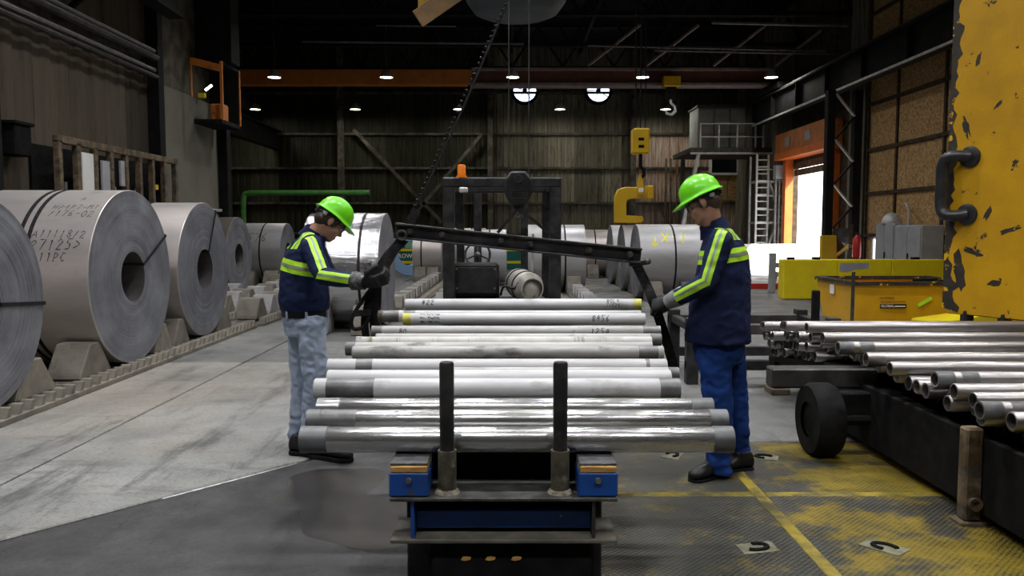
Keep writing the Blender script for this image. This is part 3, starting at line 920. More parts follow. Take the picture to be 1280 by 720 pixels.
# ---- high-bay lamps
def lamp(c, label, group, watt, rod=1.2):
    rod = Z_TOP - c[2]
    e = thing('high_bay_lamp', label, 'lamp', c, 0, group)
    MB().lathe([(0.26, 0.05), (0.24, 0.09), (0.06, 0.21), (0.0, 0.23), (0.0, 0.215), (0.05, 0.19), (0.22, 0.07), (0.23, 0.0)], n=24).build('shade', MT['galv'], e)
    MB().lathe([(0.015, 0.0), (0.0, 0.12), (0.01, 0.20), (0.03, 0.20), (0.03, 0.0)], n=20).build('bulb_lens', MT['bright'], e)
    MB().cyl((0, 0, 0.24), (0, 0, rod), 0.015, n=6).build('hanger_rod', MT['dark_steel'], e)
    ld = bpy.data.lights.new('lamp_light', 'AREA')
    ld.shape = 'DISK'
    ld.size = 0.42
    ld.energy = watt
    ld.color = (1.0, 0.96, 0.88) if watt == BACK_LAMP_W else (0.98, 0.98, 1.0)
    if watt != BACK_LAMP_W:
        ld.spread = R(135)
    lo_ = bpy.data.objects.new('lamp_light', ld)
    col.objects.link(lo_)
    lo_.parent = e
    lo_.location = (0, 0, -0.02)
    return e


for px in (343, 483, 641, 803, 964):
    lamp(P(px, 97, 27), 'small glowing high-bay lamp hanging in front of the crane girder', 'lamps before the girder', BACK_LAMP_W, 2.7)
for px in (319, 444, 573, 700, 832):
    lamp(P(px, 137, 34), 'small glowing high-bay lamp hanging before the back wall below girder level', 'lamps before the back wall', BACK_LAMP_W, 2.7)
for y in (-1.2, 4.6, 10.0, 15.8, 21.4):  # unseen lamp rows added to light racks, coils and workers
    for x in (-4.3, -1.5, 1.8, 5.2):
        lamp((x, y, 7.7), 'added unseen high-bay lamp lighting the racks and aisles', 'added lamps over the work area', ADDED_LAMP_W * (0.55 if y > 12 else (0.75 if y < 0 else 1.0)), 1.7)

# ================================================================== STEEL COILS
def coil(face_x, y, rad, ln, side, zc_, wrap, label, group, bore=0.27, bands=(0.5,), radial=None, notes=(), seed=0, lengthwise=None):
    """coil with its axis across the hall; side=+1: wound face at face_x looks right and the coil runs left of it"""
    rnd = random.Random(seed)
    e = thing('steel_coil', label, 'coil', (face_x, y, zc_), 0, group)
    n = 72
    s = side
    MB().lathe([(0, rad - 0.006), (-s * 0.006, rad), (-s * (ln - 0.006), rad), (-s * ln, rad - 0.006)], axis=(1, 0, 0), n=n).build('outer_wrap', MT[wrap], e)
    for fx, sg in ((0, s), (-s * ln, -s)):
        prof = []
        k = 22
        for i in range(k + 1):
            r = bore + (rad - 0.006 - bore) * i / k
            d = (rnd.random() - 0.5) * 0.012 if 0 < i < k else 0
            prof.append((fx + sg * d, r))
        MB().lathe(prof, axis=(1, 0, 0), n=n).build('wound_face', MT['coil_face'], e, ang=60)
    MB().lathe([(0, bore), (-s * ln, bore)], axis=(1, 0, 0), n=40).build('bore', MT['bore'], e)
    for b in bands:
        x = -s * b * ln
        MB().lathe([(x - 0.02, rad), (x - 0.02, rad + 0.004), (x + 0.02, rad + 0.004), (x + 0.02, rad)], axis=(1, 0, 0), n=n).build('strap', MT['strap'], e)
    if radial is not None:
        an = R(radial)
        dv = Vector((0, math.cos(an), math.sin(an)))
        pth = [dv * (bore - 0.004) + Vector((-s * 0.3, 0, 0)), dv * (bore - 0.004) + Vector((s * 0.012, 0, 0)), dv * (rad + 0.004) + Vector((s * 0.012, 0, 0)), dv * (rad + 0.004) + Vector((-s * ln, 0, 0))]
        mb = MB()
        for p, q in zip(pth, pth[1:]):
            mb.bar(p, q, 0.032, 0.006, dv if abs((q - p).x) > 0.1 else (1, 0, 0))
        mb.build('eye_strap', MT['strap'], e)
    for (txt, size, along, ang0, mat_, shear) in notes:
        def fn(u, v, along=along, ang0=ang0):
            an = R(ang0) + v / rad           # angle from horizontal towards the camera, upwards
            return Vector((-s * along * ln + u, -math.cos(an) * (rad + 0.003), math.sin(an) * (rad + 0.003)))
        link('writing', pen(txt, size, size * (0.10 if mat_ == 'ink' else 0.16), MT[mat_], fn, len(txt) + seed), e)['kind'] = 'stuff'
    return e


LROW = 'coils lying along the left side'
coil(-4.1, 6.12, 0.86, 1.2, 1, 0.955, 'coil_warm', 'grey steel coil with level black strap across its face, before the numbered coil', LROW, radial=-4, seed=1, bands=(0.6,))
coil(-4.1, 8.65, 0.93, 1.32, 1, 1.025, 'coil_warm', 'large warm grey steel coil with two black bands and handwritten numbers', LROW, radial=28, seed=2, bands=(0.47, 0.54),
     notes=(("A", 0.07, 0.20, 62, 'ink', 0.2), ("HP4P7-M1", 0.075, 0.21, 52, 'ink', 0.25), ("/176-02", 0.085, 0.22, 46, 'ink', 0.25), ("A11118/2", 0.085, 0.25, 30, 'ink', 0.25), ("27125>", 0.11, 0.26, 23, 'ink', 0.25), ("11PC", 0.09, 0.27, 15, 'ink', 0.25)))
coil(-4.1, 10.68, 0.885, 1.25, 1, 1.0, 'coil_warm', 'mid size grey steel coil behind the one with handwritten numbers', LROW, radial=62, seed=3, bands=(0.5,))
coil(-6.1, 17.9, 0.86, 1.2, 1, 0.93, 'coil_brown', 'dull brown steel coil standing by pale lit-toned wall panel', LROW, seed=4, bands=())
coil(-6.15, 22.0, 0.80, 1.1, 1, 0.88, 'coil_grey', 'pale grey steel coil marked 4576 with one black band', LROW, seed=5, bands=(0.5,),
     notes=(("4576", 0.24, 0.66, 33, 'ink', 0.2),))
coil(-1.95, 12.5, 0.87, 1.15, 1, 0.91, 'coil_shiny', 'shiny wrapped steel coil behind the worker in jeans', 'coils in the middle aisle', seed=6, bands=(0.25,))
CROW = 'coils beyond the forklift'
coil(-2.05, 24.0, 0.75, 0.85, 1, 0.80, 'coil_warm', 'beige steel coil with one black band beside the teal container', CROW, seed=7, bands=(0.7,))
coil(-0.15, 22.0, 0.73, 1.3, 1, 0.78, 'coil_white', 'bluish white steel coil with two black bands behind steering wheel', CROW, seed=8, bands=(0.35, 0.6))
coil(1.75, 19.6, 0.80, 1.4, 1, 0.83, 'coil_grey', 'dark grey steel coil with one band behind right post of forklift', CROW, seed=9, bands=(0.35,))
coil(2.25, 25.5, 0.72, 1.15, -1, 0.78, 'coil_warm', 'distant pale steel coil standing between the coil rows', CROW, seed=10, bands=(0.3,))
RROW = 'coils in the right aisle row'
coil(2.72, 17.7, 0.80, 1.36, -1, 0.83, 'coil_grey', 'grey steel coil with yellow X-1 marking behind the tall worker', RROW, seed=11, bands=(0.55,), lengthwise=True,
     notes=(("X", 0.27, 0.40, 40, 'ink_yellow', 0.1), ("-", 0.2, 0.55, 42, 'ink_yellow', 0.1), ("I", 0.27, 0.69, 40, 'ink_yellow', 0.1), ("v", 0.24, 0.24, 33, 'ink_yellow', 0.0)))
coil(2.72, 20.0, 0.80, 1.3, -1, 0.83, 'coil_grey', 'grey steel coil standing next behind the X-1 coil', RROW, seed=12, bands=(0.5,))
coil(2.72, 22.3, 0.80, 1.3, -1, 0.83, 'coil_grey', 'grey steel coil second behind the X-1 coil', RROW, seed=13, bands=(0.5,))
coil(-0.9, 27.5, 0.75, 1.2, 1, 0.80, 'coil_warm', 'far beige steel coil half hidden by bluish white coil', CROW, seed=14, bands=(0.4,))


# ---- coil chocks and toothed rails
def chock_mesh(mat_, zb):
    """wedge block: profile across local Y, runs along X"""
    mb = MB()
    mb.prism([(-0.30, zb), (-0.28, 0.15), (-0.09, 0.42), (0.09, 0.42), (0.28, 0.15), (0.30, zb)], (-0.17, 0, 0), (0, 1, 0), (0, 0, 1), (0.34, 0, 0), 0.014)
    return mb.mesh('coil_chock', mat_, False)


CHS = {k: MB().prism([(-0.19, 0.094), (-0.18, 0.13), (-0.06, 0.31), (0.06, 0.31), (0.18, 0.13), (0.19, 0.094)], (-0.12, 0, 0), (0, 1, 0), (0, 0, 1), (0.24, 0, 0), 0.01).mesh('coil_chock', MT['chock' if k == 0 else 'chock_pale'], False) for k in (0, 1)}
CHM = {(k, z): chock_mesh(MT['chock' if k == 0 else 'chock_pale'], z) for k in (0, 1) for z in (0.0, 0.094)}


def rail(x, y0, y1, label, group, tall=True):
    mb = MB().bb(-0.16, 0.33, 0, y1 - y0, 0.0, 0.05, 0.006)
    y = 0.04
    yy = 0.05
    while tall and yy < y1 - y0 - 0.12:
        mb.prism([(0, 0.05), (0.045, 0.125), (0.085, 0.13), (0.055, 0.05)], (0.22, yy, 0), (0, 1, 0), (0, 0, 1), (0.10, 0, 0))
        yy += 0.155
    while y < y1 - y0 - 0.06:
        mb.prism([(0, 0.05), (0.02, 0.088), (0.05, 0.088), (0.07, 0.05)], (-0.14, y, 0), (0, 1, 0), (0, 0, 1), (0.28, 0, 0))
        y += 0.105
    return tag(mb.build('toothed_rail', MT['chock'], None, (x, y0, 0.0), smooth=False), label, 'rail', group)


def chock(x, y, label, group, k=0, on_rail=True, small=False):
    o = link('coil_chock', CHS[k % 2] if small else CHM[(k % 2, 0.094 if on_rail else 0.0)], None, (x, y, 0.0))
    return tag(o, label, 'chock', group)


def cradle(xs_, yc, rad, zc_, label, group, on_rail=False):
    """pairs of chocks whose inner top edges carry the coil"""
    off = 0.085 + math.sqrt(rad * rad - (zc_ - 0.42) ** 2) - 0.004
    for x in xs_:
        for sg in (-1, 1):
            chock(x, yc + sg * off, label, group, 0, on_rail)


for x, lb_ in ((-4.30, 'front'), (-5.1, 'rear')):
    rail(x, 4.6, 12.4, 'toothed steel rail on the floor under the %s end of left coil row' % lb_, None, lb_ == 'front')
for yc, rr, zc_, nm in ((6.12, 0.86, 0.955, 'coil with level face strap'), (8.65, 0.93, 1.025, 'coil with handwritten numbers')):
    cradle((-4.30, -5.1), yc, rr, zc_, 'wedge chock holding the large ' + nm, 'chocks under the ' + nm, True)
# the next coil shares its near side with the coil before it
for x in (-4.30, -5.1):
    chock(x, 10.68 + 0.085 + math.sqrt(0.885 ** 2 - 0.58 ** 2), 'wedge chock behind the mid size grey coil', 'chocks behind the mid size coil', 0, True)
    chock(x, 10.68 - 0.085 - math.sqrt(0.885 ** 2 - 0.58 ** 2) + 0.02, 'wedge chock before the mid size grey coil', 'chocks before the mid size coil', 0, True)
for o in [q for q in col.objects if q.name.startswith('coil_chock') and q.location.x < -4 and 9.2 < q.location.y < 10.1]:
    o.scale = (1, 0.78, 1)
    if o.location.y < 9.6:
        o.location.y -= 0.015          # still touching the numbered coil
for i, x in enumerate((-4.25, -5.0, -5.75)):
    rail(x, 12.6, 20.5, 'toothed rail in the empty chock field, %s' % ('beside the open aisle', 'between its two neighbours', 'next to the left wall')[i], None)
    y = 12.95
    k = i
    while y < 20.2:
        if not (x < -5.5 and 16.4 < y < 19.3):
            chock(x + 0.03 * math.sin(y * 7), y, 'empty wedge chock standing in the field beyond left coils, %s row' % ('aisle side', 'middle', 'wall side')[i], 'empty chocks beyond the left coils', k)
        y += 0.66 + 0.05 * math.sin(3.1 * k + i)
        k += 1
cradle((-6.35, -7.05), 17.9, 0.86, 0.93, 'wedge chock under the dull brown coil', 'chocks under the brown coil')
cradle((-6.4, -7.0), 22.0, 0.80, 0.88, 'wedge chock under the coil marked 4576', 'chocks under the 4576 coil')
cradle((-2.15, -2.85), 12.5, 0.87, 0.91, 'wedge chock under the shiny wrapped coil', 'chocks under the shiny coil')
rail(-2.1, 14.2, 22.8, 'toothed rail in the middle aisle, the one nearer the shiny coil', None)
rail(-1.35, 15.0, 20.9, 'toothed rail in the middle aisle, the one nearer the forklift', None)
for i, (x, y0, y1) in enumerate(((-2.1, 14.5, 22.6), (-1.35, 15.4, 20.7))):
    y, k = y0, i
    while y < y1:
        chock(x, y, 'small pale wedge chock in the middle aisle, %s' % ('row beside shiny coil' if i == 0 else 'row beside forklift'), 'chocks in the middle aisle', k, small=True)
        y += 0.46 + 0.06 * math.sin(k * 2.3)
        k += 1
for i, x in enumerate((0.75, 1.45)):
    rail(x, 14.6, 18.3, 'toothed rail before the dark grey coil behind forklift, %s one' % ('inner' if i == 0 else 'outer'), None)
    for y in (14.9, 15.5, 16.3, 16.9, 17.6):
        chock(x, y, 'wedge chock on the rails in front of dark grey coil', 'chocks before the dark grey coil', i, small=True)
cradle((0.75, 1.45), 19.6, 0.80, 0.83, 'wedge chock under the dark grey coil', 'chocks under the dark grey coil')
for yc, nm in ((17.7, 'X-1 coil'), (20.0, 'coil next behind the X-1 coil'), (22.3, 'coil second behind the X-1 coil')):
    off = 0.085 + math.sqrt(0.8 ** 2 - 0.41 ** 2)
    for x in (3.0, 3.75):
        for sg in (-1, 1):
            chock(x, yc + sg * off, 'wedge chock under the ' + nm, 'chocks under the ' + nm, 0, False)
for yc, xx, rr, zc_, nm in ((24.0, (-2.3, -2.66), 0.75, 0.80, 'beige coil beside the teal container'), (22.0, (-0.5, -1.1), 0.73, 0.78, 'bluish white coil'), (25.5, (2.5, 3.1), 0.72, 0.78, 'distant pale coil'), (27.5, (-1.2, -1.8), 0.75, 0.80, 'far beige coil')):
    cradle(xx, yc, rr, zc_, 'wedge chock under the ' + nm, 'chocks under the ' + nm)

# ================================================================== PIPE RACK IN THE FOREGROUND
RK = thing('pipe_rack', 'blue and black steel pipe rack with two upright posts in front', 'rack', (0, 2.9, 0))
YB = 2.9


def rel(v, o):
    return Vector(v) - Vector(o)


zt = 0.575                                   # deck top


def zl(y):
    """top of the inclined skid beams"""
    return 0.757 + 0.122 * (y - 3.2)


for sg, px in ((-1, 513.5), (1, 745.5)):
    x = P(px, 600, 2.9).x
    e = MB().bb(x - 0.072, x + 0.072, -0.06, 0.10, zt, 0.665, 0.006).build('end_block', MT['blue'], RK)
    MB().bb(x - 0.067, x + 0.067, -0.058, 0.098, 0.665, 0.688, 0.003).build('wood_pad', MT['wood'], e)
    MB().bb(x - 0.068, x + 0.068, -0.05, 0.102, 0.688, 0.698, 0.002).build('grease_top', MT['greasy'], e)
    MB().cyl((x + 0.0, -0.06, 0.638), (x + 0.0, -0.072, 0.638), 0.011, n=8).build('bolt', MT['bolt'], e)
    # long side beam carrying the pipes
    MB().bar((x, 0.165, zl(3.065) - 0.055), (x, 2.55, zl(5.45) - 0.055), 0.10, 0.11, bevel=0.006).build('side_beam', MT['black'], RK)
    for y in (0.3, 1.4, 2.45):
        MB().bb(x - 0.05, x + 0.05, y - 0.05, y + 0.05, 0.0, zl(2.9 + y) - 0.1, 0.006).build('leg', MT['black'], RK)
    xp = P(558.5 if sg < 0 else 700.5, 560, 2.88).x
    MB().lathe([(0.55, 0.0), (0.55, 0.027), (1.055, 0.027), (1.062, 0.023), (1.062, 0.0)], (xp, -0.005, 0), n=24).build('upright_post', MT['post_black'], RK)
    s_ = MB().lathe([(zt, 0.034), (0.735, 0.034), (0.735, 0.028), (zt, 0.028)], (xp, -0.005, 0), n=24, closed=True).build('post_socket', MT['socket'], RK)
    MB().lathe([(zt - 0.002, 0.048), (zt + 0.008, 0.043), (zt + 0.016, 0.035)], (xp, -0.005, 0), n=20).build('weld', MT['weld'], s_)
    xw = P(517 if sg < 0 else 741, 650, 2.88).x
    MB().bb(xw - 0.006, xw + 0.006, -0.055, 0.10, 0.42, zt - 0.014).build('web_plate', MT['blue'] if sg < 0 else MT['dark_steel'], RK)
xl, xr = P(489, 630, 2.87).x, P(770, 630, 2.87).x
MB().bb(xl, xr, -0.07, 0.16, zt - 0.014, zt, 0.003).build('deck_plate', MT['deck'], RK)
MB().bb(xl + 0.075, xr - 0.075, 0.115, 0.135, 0.42, zt - 0.014).build('beam_web', MT['black'], RK)
MB().bb(xl + 0.085, xr - 0.085, 0.0, 0.04, 0.437, 0.505, 0.004).build('blue_channel', MT['blue'], RK)
MB().bb(xl, xr, -0.07, 0.16, 0.405, 0.42, 0.003).build('lower_flange', MT['flange'], RK)
MB().lathe([(0, 0.006), (0.004, 0.004), (0.004, 0)], (xr - 0.2, 0.0, 0.485), (0, -1, 0), 8).build('rivet', MT['bolt'], RK)
MB().bb(-0.30, 0.30, -0.03, 0.18, 0.06, 0.405, 0.01).build('pedestal', MT['blackmatte'], RK)
MB().bb(-0.36, 0.36, -0.10, 0.25, 0.0, 0.06, 0.01).build('foot_plate', MT['black'], RK)
for x in (-0.17, -0.08, 0.015):
    MB().prism([(-0.018, -0.006), (-0.004, -0.009), (0.016, -0.005), (0.02, 0.004), (0.004, 0.009), (-0.012, 0.006)], (x, -0.034, 0.335), (1, 0, 0), (0, 0, 1), (0, 0.006, 0)).build('yellow_mark', MT['wood'], RK)
MB().bb(xl + 0.13, xr - 0.13, 0.17, 0.19, zt - 0.1, 0.69, 0.003).build('shade_panel', MT['blackmatte'], RK)  # added black panel standing in for the shade behind the sockets
for y in (1.4, 2.45):
    MB().bb(xl + 0.05, xr - 0.05, y - 0.05, y + 0.05, 0.48, zt, 0.006).build('cross_beam', MT['black'], RK)

# ---- the pipes
PIPES = 'pipes lying on the rack'


def pipe(x0, x1, y, z, r, mat_, label, ends=(), rotz=0.0, wall=0.012, group=PIPES, name='steel_pipe', tag_it=True):
    """pipe along X; ends: (from_left 0/1, start, length, radius factor, material, part name)"""
    L = x1 - x0
    e = thing(name, label, 'pipe', (x0, y, z), rotz, group)
    ri = r - wall
    MB().lathe([(0.0, ri), (0.0, r - 0.003), (0.003, r), (L - 0.003, r), (L, r - 0.003), (L, ri)], axis=(1, 0, 0), n=28, closed=True).build('tube', MT[mat_], e, ang=50)
    for (sd, st, ln, k, m_, nm) in ends:
        a0, a1 = (st, st + ln) if sd == 0 else (L - st - ln, L - st)
        MB().lathe([(a0, r * 0.9), (a0, r * k), (a1, r * k), (a1, r * 0.9)], axis=(1, 0, 0), n=28, closed=True).build(nm, MT[m_], e, ang=50)
    return e


def scrawl(e, L_at, txt, size, r, ang=35, rot=False):
    def fn(u, v):
        if rot:
            u, v = -v, u
        an = R(ang) + v / r
        return Vector((L_at + u, -math.cos(an) * (r + 0.0016), math.sin(an) * (r + 0.0016)))
    link('writing', pen(txt, size * 0.8, size * 0.12, MT['ink'], fn, len(txt)), e)['kind'] = 'stuff'


def rowpipe(pl, pr, py, Y, r, mat_, label, ends=(), name='steel_pipe', z=None, seat=False):
    if seat:
        z = zl(Y) + r
    elif z is None:
        for _i in range(40):
            Y += (P(640, py, Y).z - (zl(Y) + r)) / 0.6
    c = P(pl, py, Y)
    d = P(pr, py, Y)
    zz_ = c.z if z is None else z
    return pipe(c.x, d.x, Y, zz_, r, mat_, label, ends), c.x, d.x, zz_


SC = 'pipe_dark'
# front bare pair and rear bare one
p10, *_ = rowpipe(377, 915, 553, 2.995, 0.049, 'bare_pipe', 'bare shiny steel pipe lying right behind the upright posts', ((0, 0, 0.10, 1.035, 'pipe_end', 'end_collar'), (1, 0, 0.075, 1.035, 'pipe_end', 'end_collar')), z=0.747)
p9, *_ = rowpipe(385, 908, 526, 3.10, 0.044, 'bare_pipe', 'bare shiny steel pipe, second behind the upright posts', ((0, 0, 0.055, 1.04, 'pipe_end', 'end_collar'), (0, 0.055, 0.14, 1.004, 'pipe_dark', 'scuffed_band'), (1, 0, 0.07, 1.035, 'pipe_end', 'end_collar')))
p8, *_ = rowpipe(398, 890, 511, 3.235, 0.044, 'bare_pipe', 'bare shiny steel pipe, third behind the upright posts', ((0, 0, 0.09, 1.03, 'bare_pipe', 'end_collar'), (1, 0, 0.09, 1.03, 'pipe_end', 'end_collar')))
p7, x7, X7, z7 = rowpipe(394, 849, 486, 3.42, 0.047, 'white_pipe', 'thick white coated pipe with dark scuffs at both ends beside bare pipes', ((0, 0.055, 0.21, 1.004, 'pipe_dark', 'scuffed_band'), (1, 0.05, 0.04, 1.004, 'pipe_dark', 'scuffed_band'), (1, 0, 0.05, 1.004, 'pipe_dark', 'scuffed_end')))
p7b, *_ = rowpipe(410, 838, 474, 3.52, 0.043, 'white_pipe', 'white coated pipe peeking out behind the thick white pipe with scuffs', ())
p6, *_ = rowpipe(410, 833, 459, 3.78, 0.041, 'white_pipe', 'white coated pipe with one dark band near each end', ((0, 0.14, 0.08, 1.004, 'pipe_dark', 'dark_band'), (1, 0.085, 0.018, 1.004, 'pipe_dark', 'dark_band')))
p6b, *_ = rowpipe(560, 848, 468, 3.90, 0.034, 'dirty_pipe', 'short grey pipe end sticking out behind dark banded white pipe', ((1, 0, 0.05, 1.02, 'pipe_end', 'end_collar'),))
p5, *_ = rowpipe(441, 829, 441, 4.02, 0.036, 'dirty_pipe', 'mottled white pipe lying beside the streaky yellowish pipe', ((1, 0.03, 0.10, 1.004, 'pipe_dark', 'scuffed_band'),))
p5b, *_ = rowpipe(433, 815, 443, 4.19, 0.036, 'dirty_pipe', 'dirty pipe whose dark open end sticks out left of mottled pipe', ((0, 0, 0.05, 1.03, 'pipe_end', 'end_collar'),), seat=True)
p4, *_ = rowpipe(446, 814, 429, 4.22, 0.036, 'streaky_pipe', 'white pipe with yellowish streaks and grid scratches', ((0, 0, 0.03, 1.02, 'dirty_pipe', 'end_collar'), (1, 0.0, 0.16, 1.004, 'dirty_pipe', 'scuffed_band')))
p4b, *_ = rowpipe(470, 826, 428, 4.377, 0.035, 'dirty_pipe', 'grey pipe hidden behind streaky pipe, its dark end showing', ((1, 0, 0.06, 1.02, 'pipe_end', 'end_collar'),), seat=True)
p3, *_ = rowpipe(465, 825, 415, 4.46, 0.036, 'dirty_pipe', 'grey white pipe with brown spots and dull metal ends', ((0, 0, 0.06, 1.01, 'pipe_end', 'end_collar'), (1, 0, 0.10, 1.01, 'pipe_dark', 'scuffed_end')))
p2, *_ = rowpipe(504, 806, 399, 4.74, 0.037, 'white_pipe', 'white pipe with a yellow band on its left end', ((0, 0, 0.05, 1.015, 'yellow_band', 'yellow_band'),))
p2b, *_ = rowpipe(473, 801, 396, 4.928, 0.037, 'white_pipe', 'white pipe with black and olive left end behind yellow banded pipe', ((0, 0, 0.03, 1.02, 'rust', 'end_collar'), (0, 0.03, 0.10, 1.004, 'pipe_dark', 'dark_band'), (0, 0.16, 0.07, 1.004, 'pipe_dark', 'dark_band')), seat=True)
p1, *_ = rowpipe(507, 801, 381, 5.15, 0.040, 'white_pipe', 'rearmost white pipe with a yellow band on its right end', ((0, 0, 0.035, 0.96, 'dirty_pipe', 'end_collar'), (1, 0, 0.05, 1.01, 'yellow_band', 'yellow_band')))
scrawl(p1, 0.15, '422', 0.045, 0.040, 30)
scrawl(p1, 1.36, '80L4', 0.035, 0.040, 45)
scrawl(p1, 1.36, '7/524', 0.03, 0.040, 5)
scrawl(p2, 0.12, '411', 0.04, 0.037, 20, True)
scrawl(p2, 0.17, '425', 0.04, 0.037, 20, True)
scrawl(p2, 0.21, '136', 0.04, 0.037, 20, True)
scrawl(p2, 1.20, '8456', 0.045, 0.037, 15)
scrawl(p3, 0.18, '80', 0.04, 0.036, 10)
scrawl(p3, 1.30, '1254', 0.045, 0.036, 12)
# ================================================================== SPREADER BEAM, HOOK BLOCK, SLINGS
YS = 5.05
bl, br = P(494, 288, YS), P(801, 320, YS)
SB = thing('spreader_beam', 'black steel spreader beam hanging tilted above the pipes', 'lifting beam', bl)
dirb = (br - bl)
upb = Vector((-dirb.z, 0, dirb.x)).normalized()
MB().bar((0, 0, 0), dirb, 0.02, 0.085, upb, 0.003).build('beam_web', MT['black'], SB)
MB().bar(upb * 0.043, dirb + upb * 0.043, 0.075, 0.012, upb, 0.002).build('top_flange', MT['dark_steel'], SB)
MB().bar(-upb * 0.043, dirb - upb * 0.043, 0.075, 0.012, upb, 0.002).build('bottom_flange', MT['black'], SB)
for t in (0.06, 0.19, 0.43, 0.55, 0.79, 0.955):
    c = dirb * t
    MB().lathe([(0.0, 0.022), (0.014, 0.022), (0.02, 0.014), (0.03, 0.012), (0.03, 0)], c + Vector((0, -0.010, 0.002)), (0, -1, 0), 12).build('bolt', MT['dark_steel'], SB)
tp = P(648, 260, YS)
for px in (622, 693):
    q = P(px, 291 if px < 640 else 297, YS)
    MB().bar(q - bl, tp - bl, 0.02, 0.035, (0, 1, 0)).build('lifting_lug', MT['black'], SB)
MB().tube([(tp - bl) + Vector((0.03 * math.cos(R(a_)), 0, 0.03 * math.sin(R(a_)) + 0.02)) for a_ in range(0, 360, 30)], 0.009, 8, closed=True).build('shackle', MT['dark_steel'], SB)

HB = thing('hook_block', 'black hoist hook block with hook above the spreader beam', 'hook block', P(648, 236, YS))
MB().prism([(-0.048, 0.107), (0.048, 0.107), (0.088, 0.05), (0.088, -0.03), (0.05, -0.105), (-0.05, -0.105), (-0.088, -0.03), (-0.088, 0.05)], (0, -0.05, 0), (1, 0, 0), (0, 0, 1), (0, 0.10, 0), 0.012).build('housing', MT['black'], HB)
MB().lathe([(0, 0.028), (0.008, 0.028), (0.008, 0.018), (0.004, 0.018), (0.004, 0.0)], (0, -0.05, 0.06), (0, -1, 0), 20).build('pin_cap', MT['dark_steel'], HB)
link('writing', text_mesh('2 TON', 0.038, MT['dark_steel'], lambda u, v: Vector((u, -0.053, v - 0.035)), 'writing', 0, 0.001), HB)
for zz_ in (-0.012, -0.058):
    MB().bb(-0.055, 0.055, -0.054, -0.049, zz_ - 0.002, zz_ + 0.002).build('raised_line', MT['dark_steel'], HB)
MB().tube([(0, 0, -0.10), (0, 0, -0.135), (0.02, 0, -0.15), (0.022, 0, -0.17), (0, 0, -0.185), (-0.02, 0, -0.175)], [0.012, 0.012, 0.012, 0.013, 0.012, 0.006], 8).build('hook', MT['dark_steel'], HB)
for x in (-0.06, 0.065):
    MB().cyl((x, 0, 0.09), (x, 0, 9.2 - P(648, 236, YS).z), 0.0045, n=6).build('wire_rope', MT['dark_steel'], HB)

# left sling: rope from above, strap to the worker's gloves and round the bundle
RP = thing('hoist_rope', 'long dark rope slanting up from the spreader beam into the roof', 'rope', P(503, 292, YS))
a_, c_ = P(503, 292, YS), P(634, 0, YS + 0.25)
d_ = (c_ - a_)
k_roof = (Z_TOP + 0.02 - a_.z) / d_.z
pts = [d_ * (k_roof * i / 60) + Vector((0, 0, -0.06 * math.sin(math.pi * min(1, i / 12)))) for i in range(61)]
MB().tube(pts, 0.0075, 8).build('rope', MT['strap'], RP)
mb = MB()
for i in range(50):
    q = pts[0].lerp(pts[13], i / 50)
    mb.ball(q, (0.0105, 0.0105, 0.010), seg=8)
mb.build('rope_lay', MT['strap'], RP)


def ribbon(mb, pts_, wdir, w_, th):
    wdir = Vector(wdir).normalized()
    rings = []
    for i, p in enumerate(pts_):
        d = (Vector(pts_[min(i + 1, len(pts_) - 1)]) - Vector(pts_[max(i - 1, 0)])).normalized()
        n_ = d.cross(wdir).normalized()
        p = Vector(p)
        rings.append([mb.bm.verts.new(p + wdir * w_ / 2 + n_ * th / 2), mb.bm.verts.new(p - wdir * w_ / 2 + n_ * th / 2), mb.bm.verts.new(p - wdir * w_ / 2 - n_ * th / 2), mb.bm.verts.new(p + wdir * w_ / 2 - n_ * th / 2)])
    mb.skin(rings)
    return mb


LS = thing('lifting_sling', 'black webbing sling held in the gloves of worker in jeans', 'sling', P(500, 300, YS))
o_ = P(500, 300, YS)


def arc(ctrl, n=24):
    ctrl = [Vector(c) for c in ctrl]
    out = []
    for i in range(n + 1):
        t = i / n * (len(ctrl) - 1)
        k = min(int(t), len(ctrl) - 2)
        f = t - k
        p0, p1, p2, p3 = ctrl[max(k - 1, 0)], ctrl[k], ctrl[k + 1], ctrl[min(k + 2, len(ctrl) - 1)]
        out.append(0.5 * ((2 * p1) + (p2 - p0) * f + (2 * p0 - 5 * p1 + 4 * p2 - p3) * f * f + (3 * p1 - p0 - 3 * p2 + p3) * f ** 3))
    return out


ribbon(MB(), arc([P(521, 262, YS) - o_, P(505, 293, YS) - o_, P(490, 318, YS) - o_, P(474, 347, YS - 0.02) - o_, P(463, 372, YS + 0.02) - o_, P(456, 402, YS + 0.05) - o_, P(458, 424, YS + 0.1) - o_]), (0.85, -0.1, -0.5), 0.055, 0.010).build('strap', MT['strap'], LS)
ribbon(MB(), arc([P(504, 300, YS + .03) - o_, P(484, 322, YS) - o_, P(472, 346, YS) - o_, P(470, 375, YS + 0.02) - o_, P(469, 410, YS + 0.05) - o_, P(480, 432, YS + 0.1) - o_]), (0.95, -0.1, -0.25), 0.07, 0.010).build('strap', MT['strap'], LS)
MB().tube(arc([P(470, 352, YS - .03) - o_, P(452, 377, YS) - o_, P(440, 398, YS + 0.0) - o_, P(442, 411, YS) - o_, P(455, 408, YS) - o_, P(464, 392, YS) - o_]), 0.013, 8).build('loop', MT['strap'], LS)
MB().bar(P(442, 392, YS) - o_, P(464, 390, YS) - o_, 0.03, 0.04).build('buckle', MT['black'], LS)
MB().tube([(P(503, 294, YS) - o_) + Vector((0.028 * math.cos(R(q)), -0.03, 0.028 * math.sin(R(q)))) for q in range(0, 360, 30)], 0.009, 8, closed=True).build('shackle', MT['dark_steel'], LS)

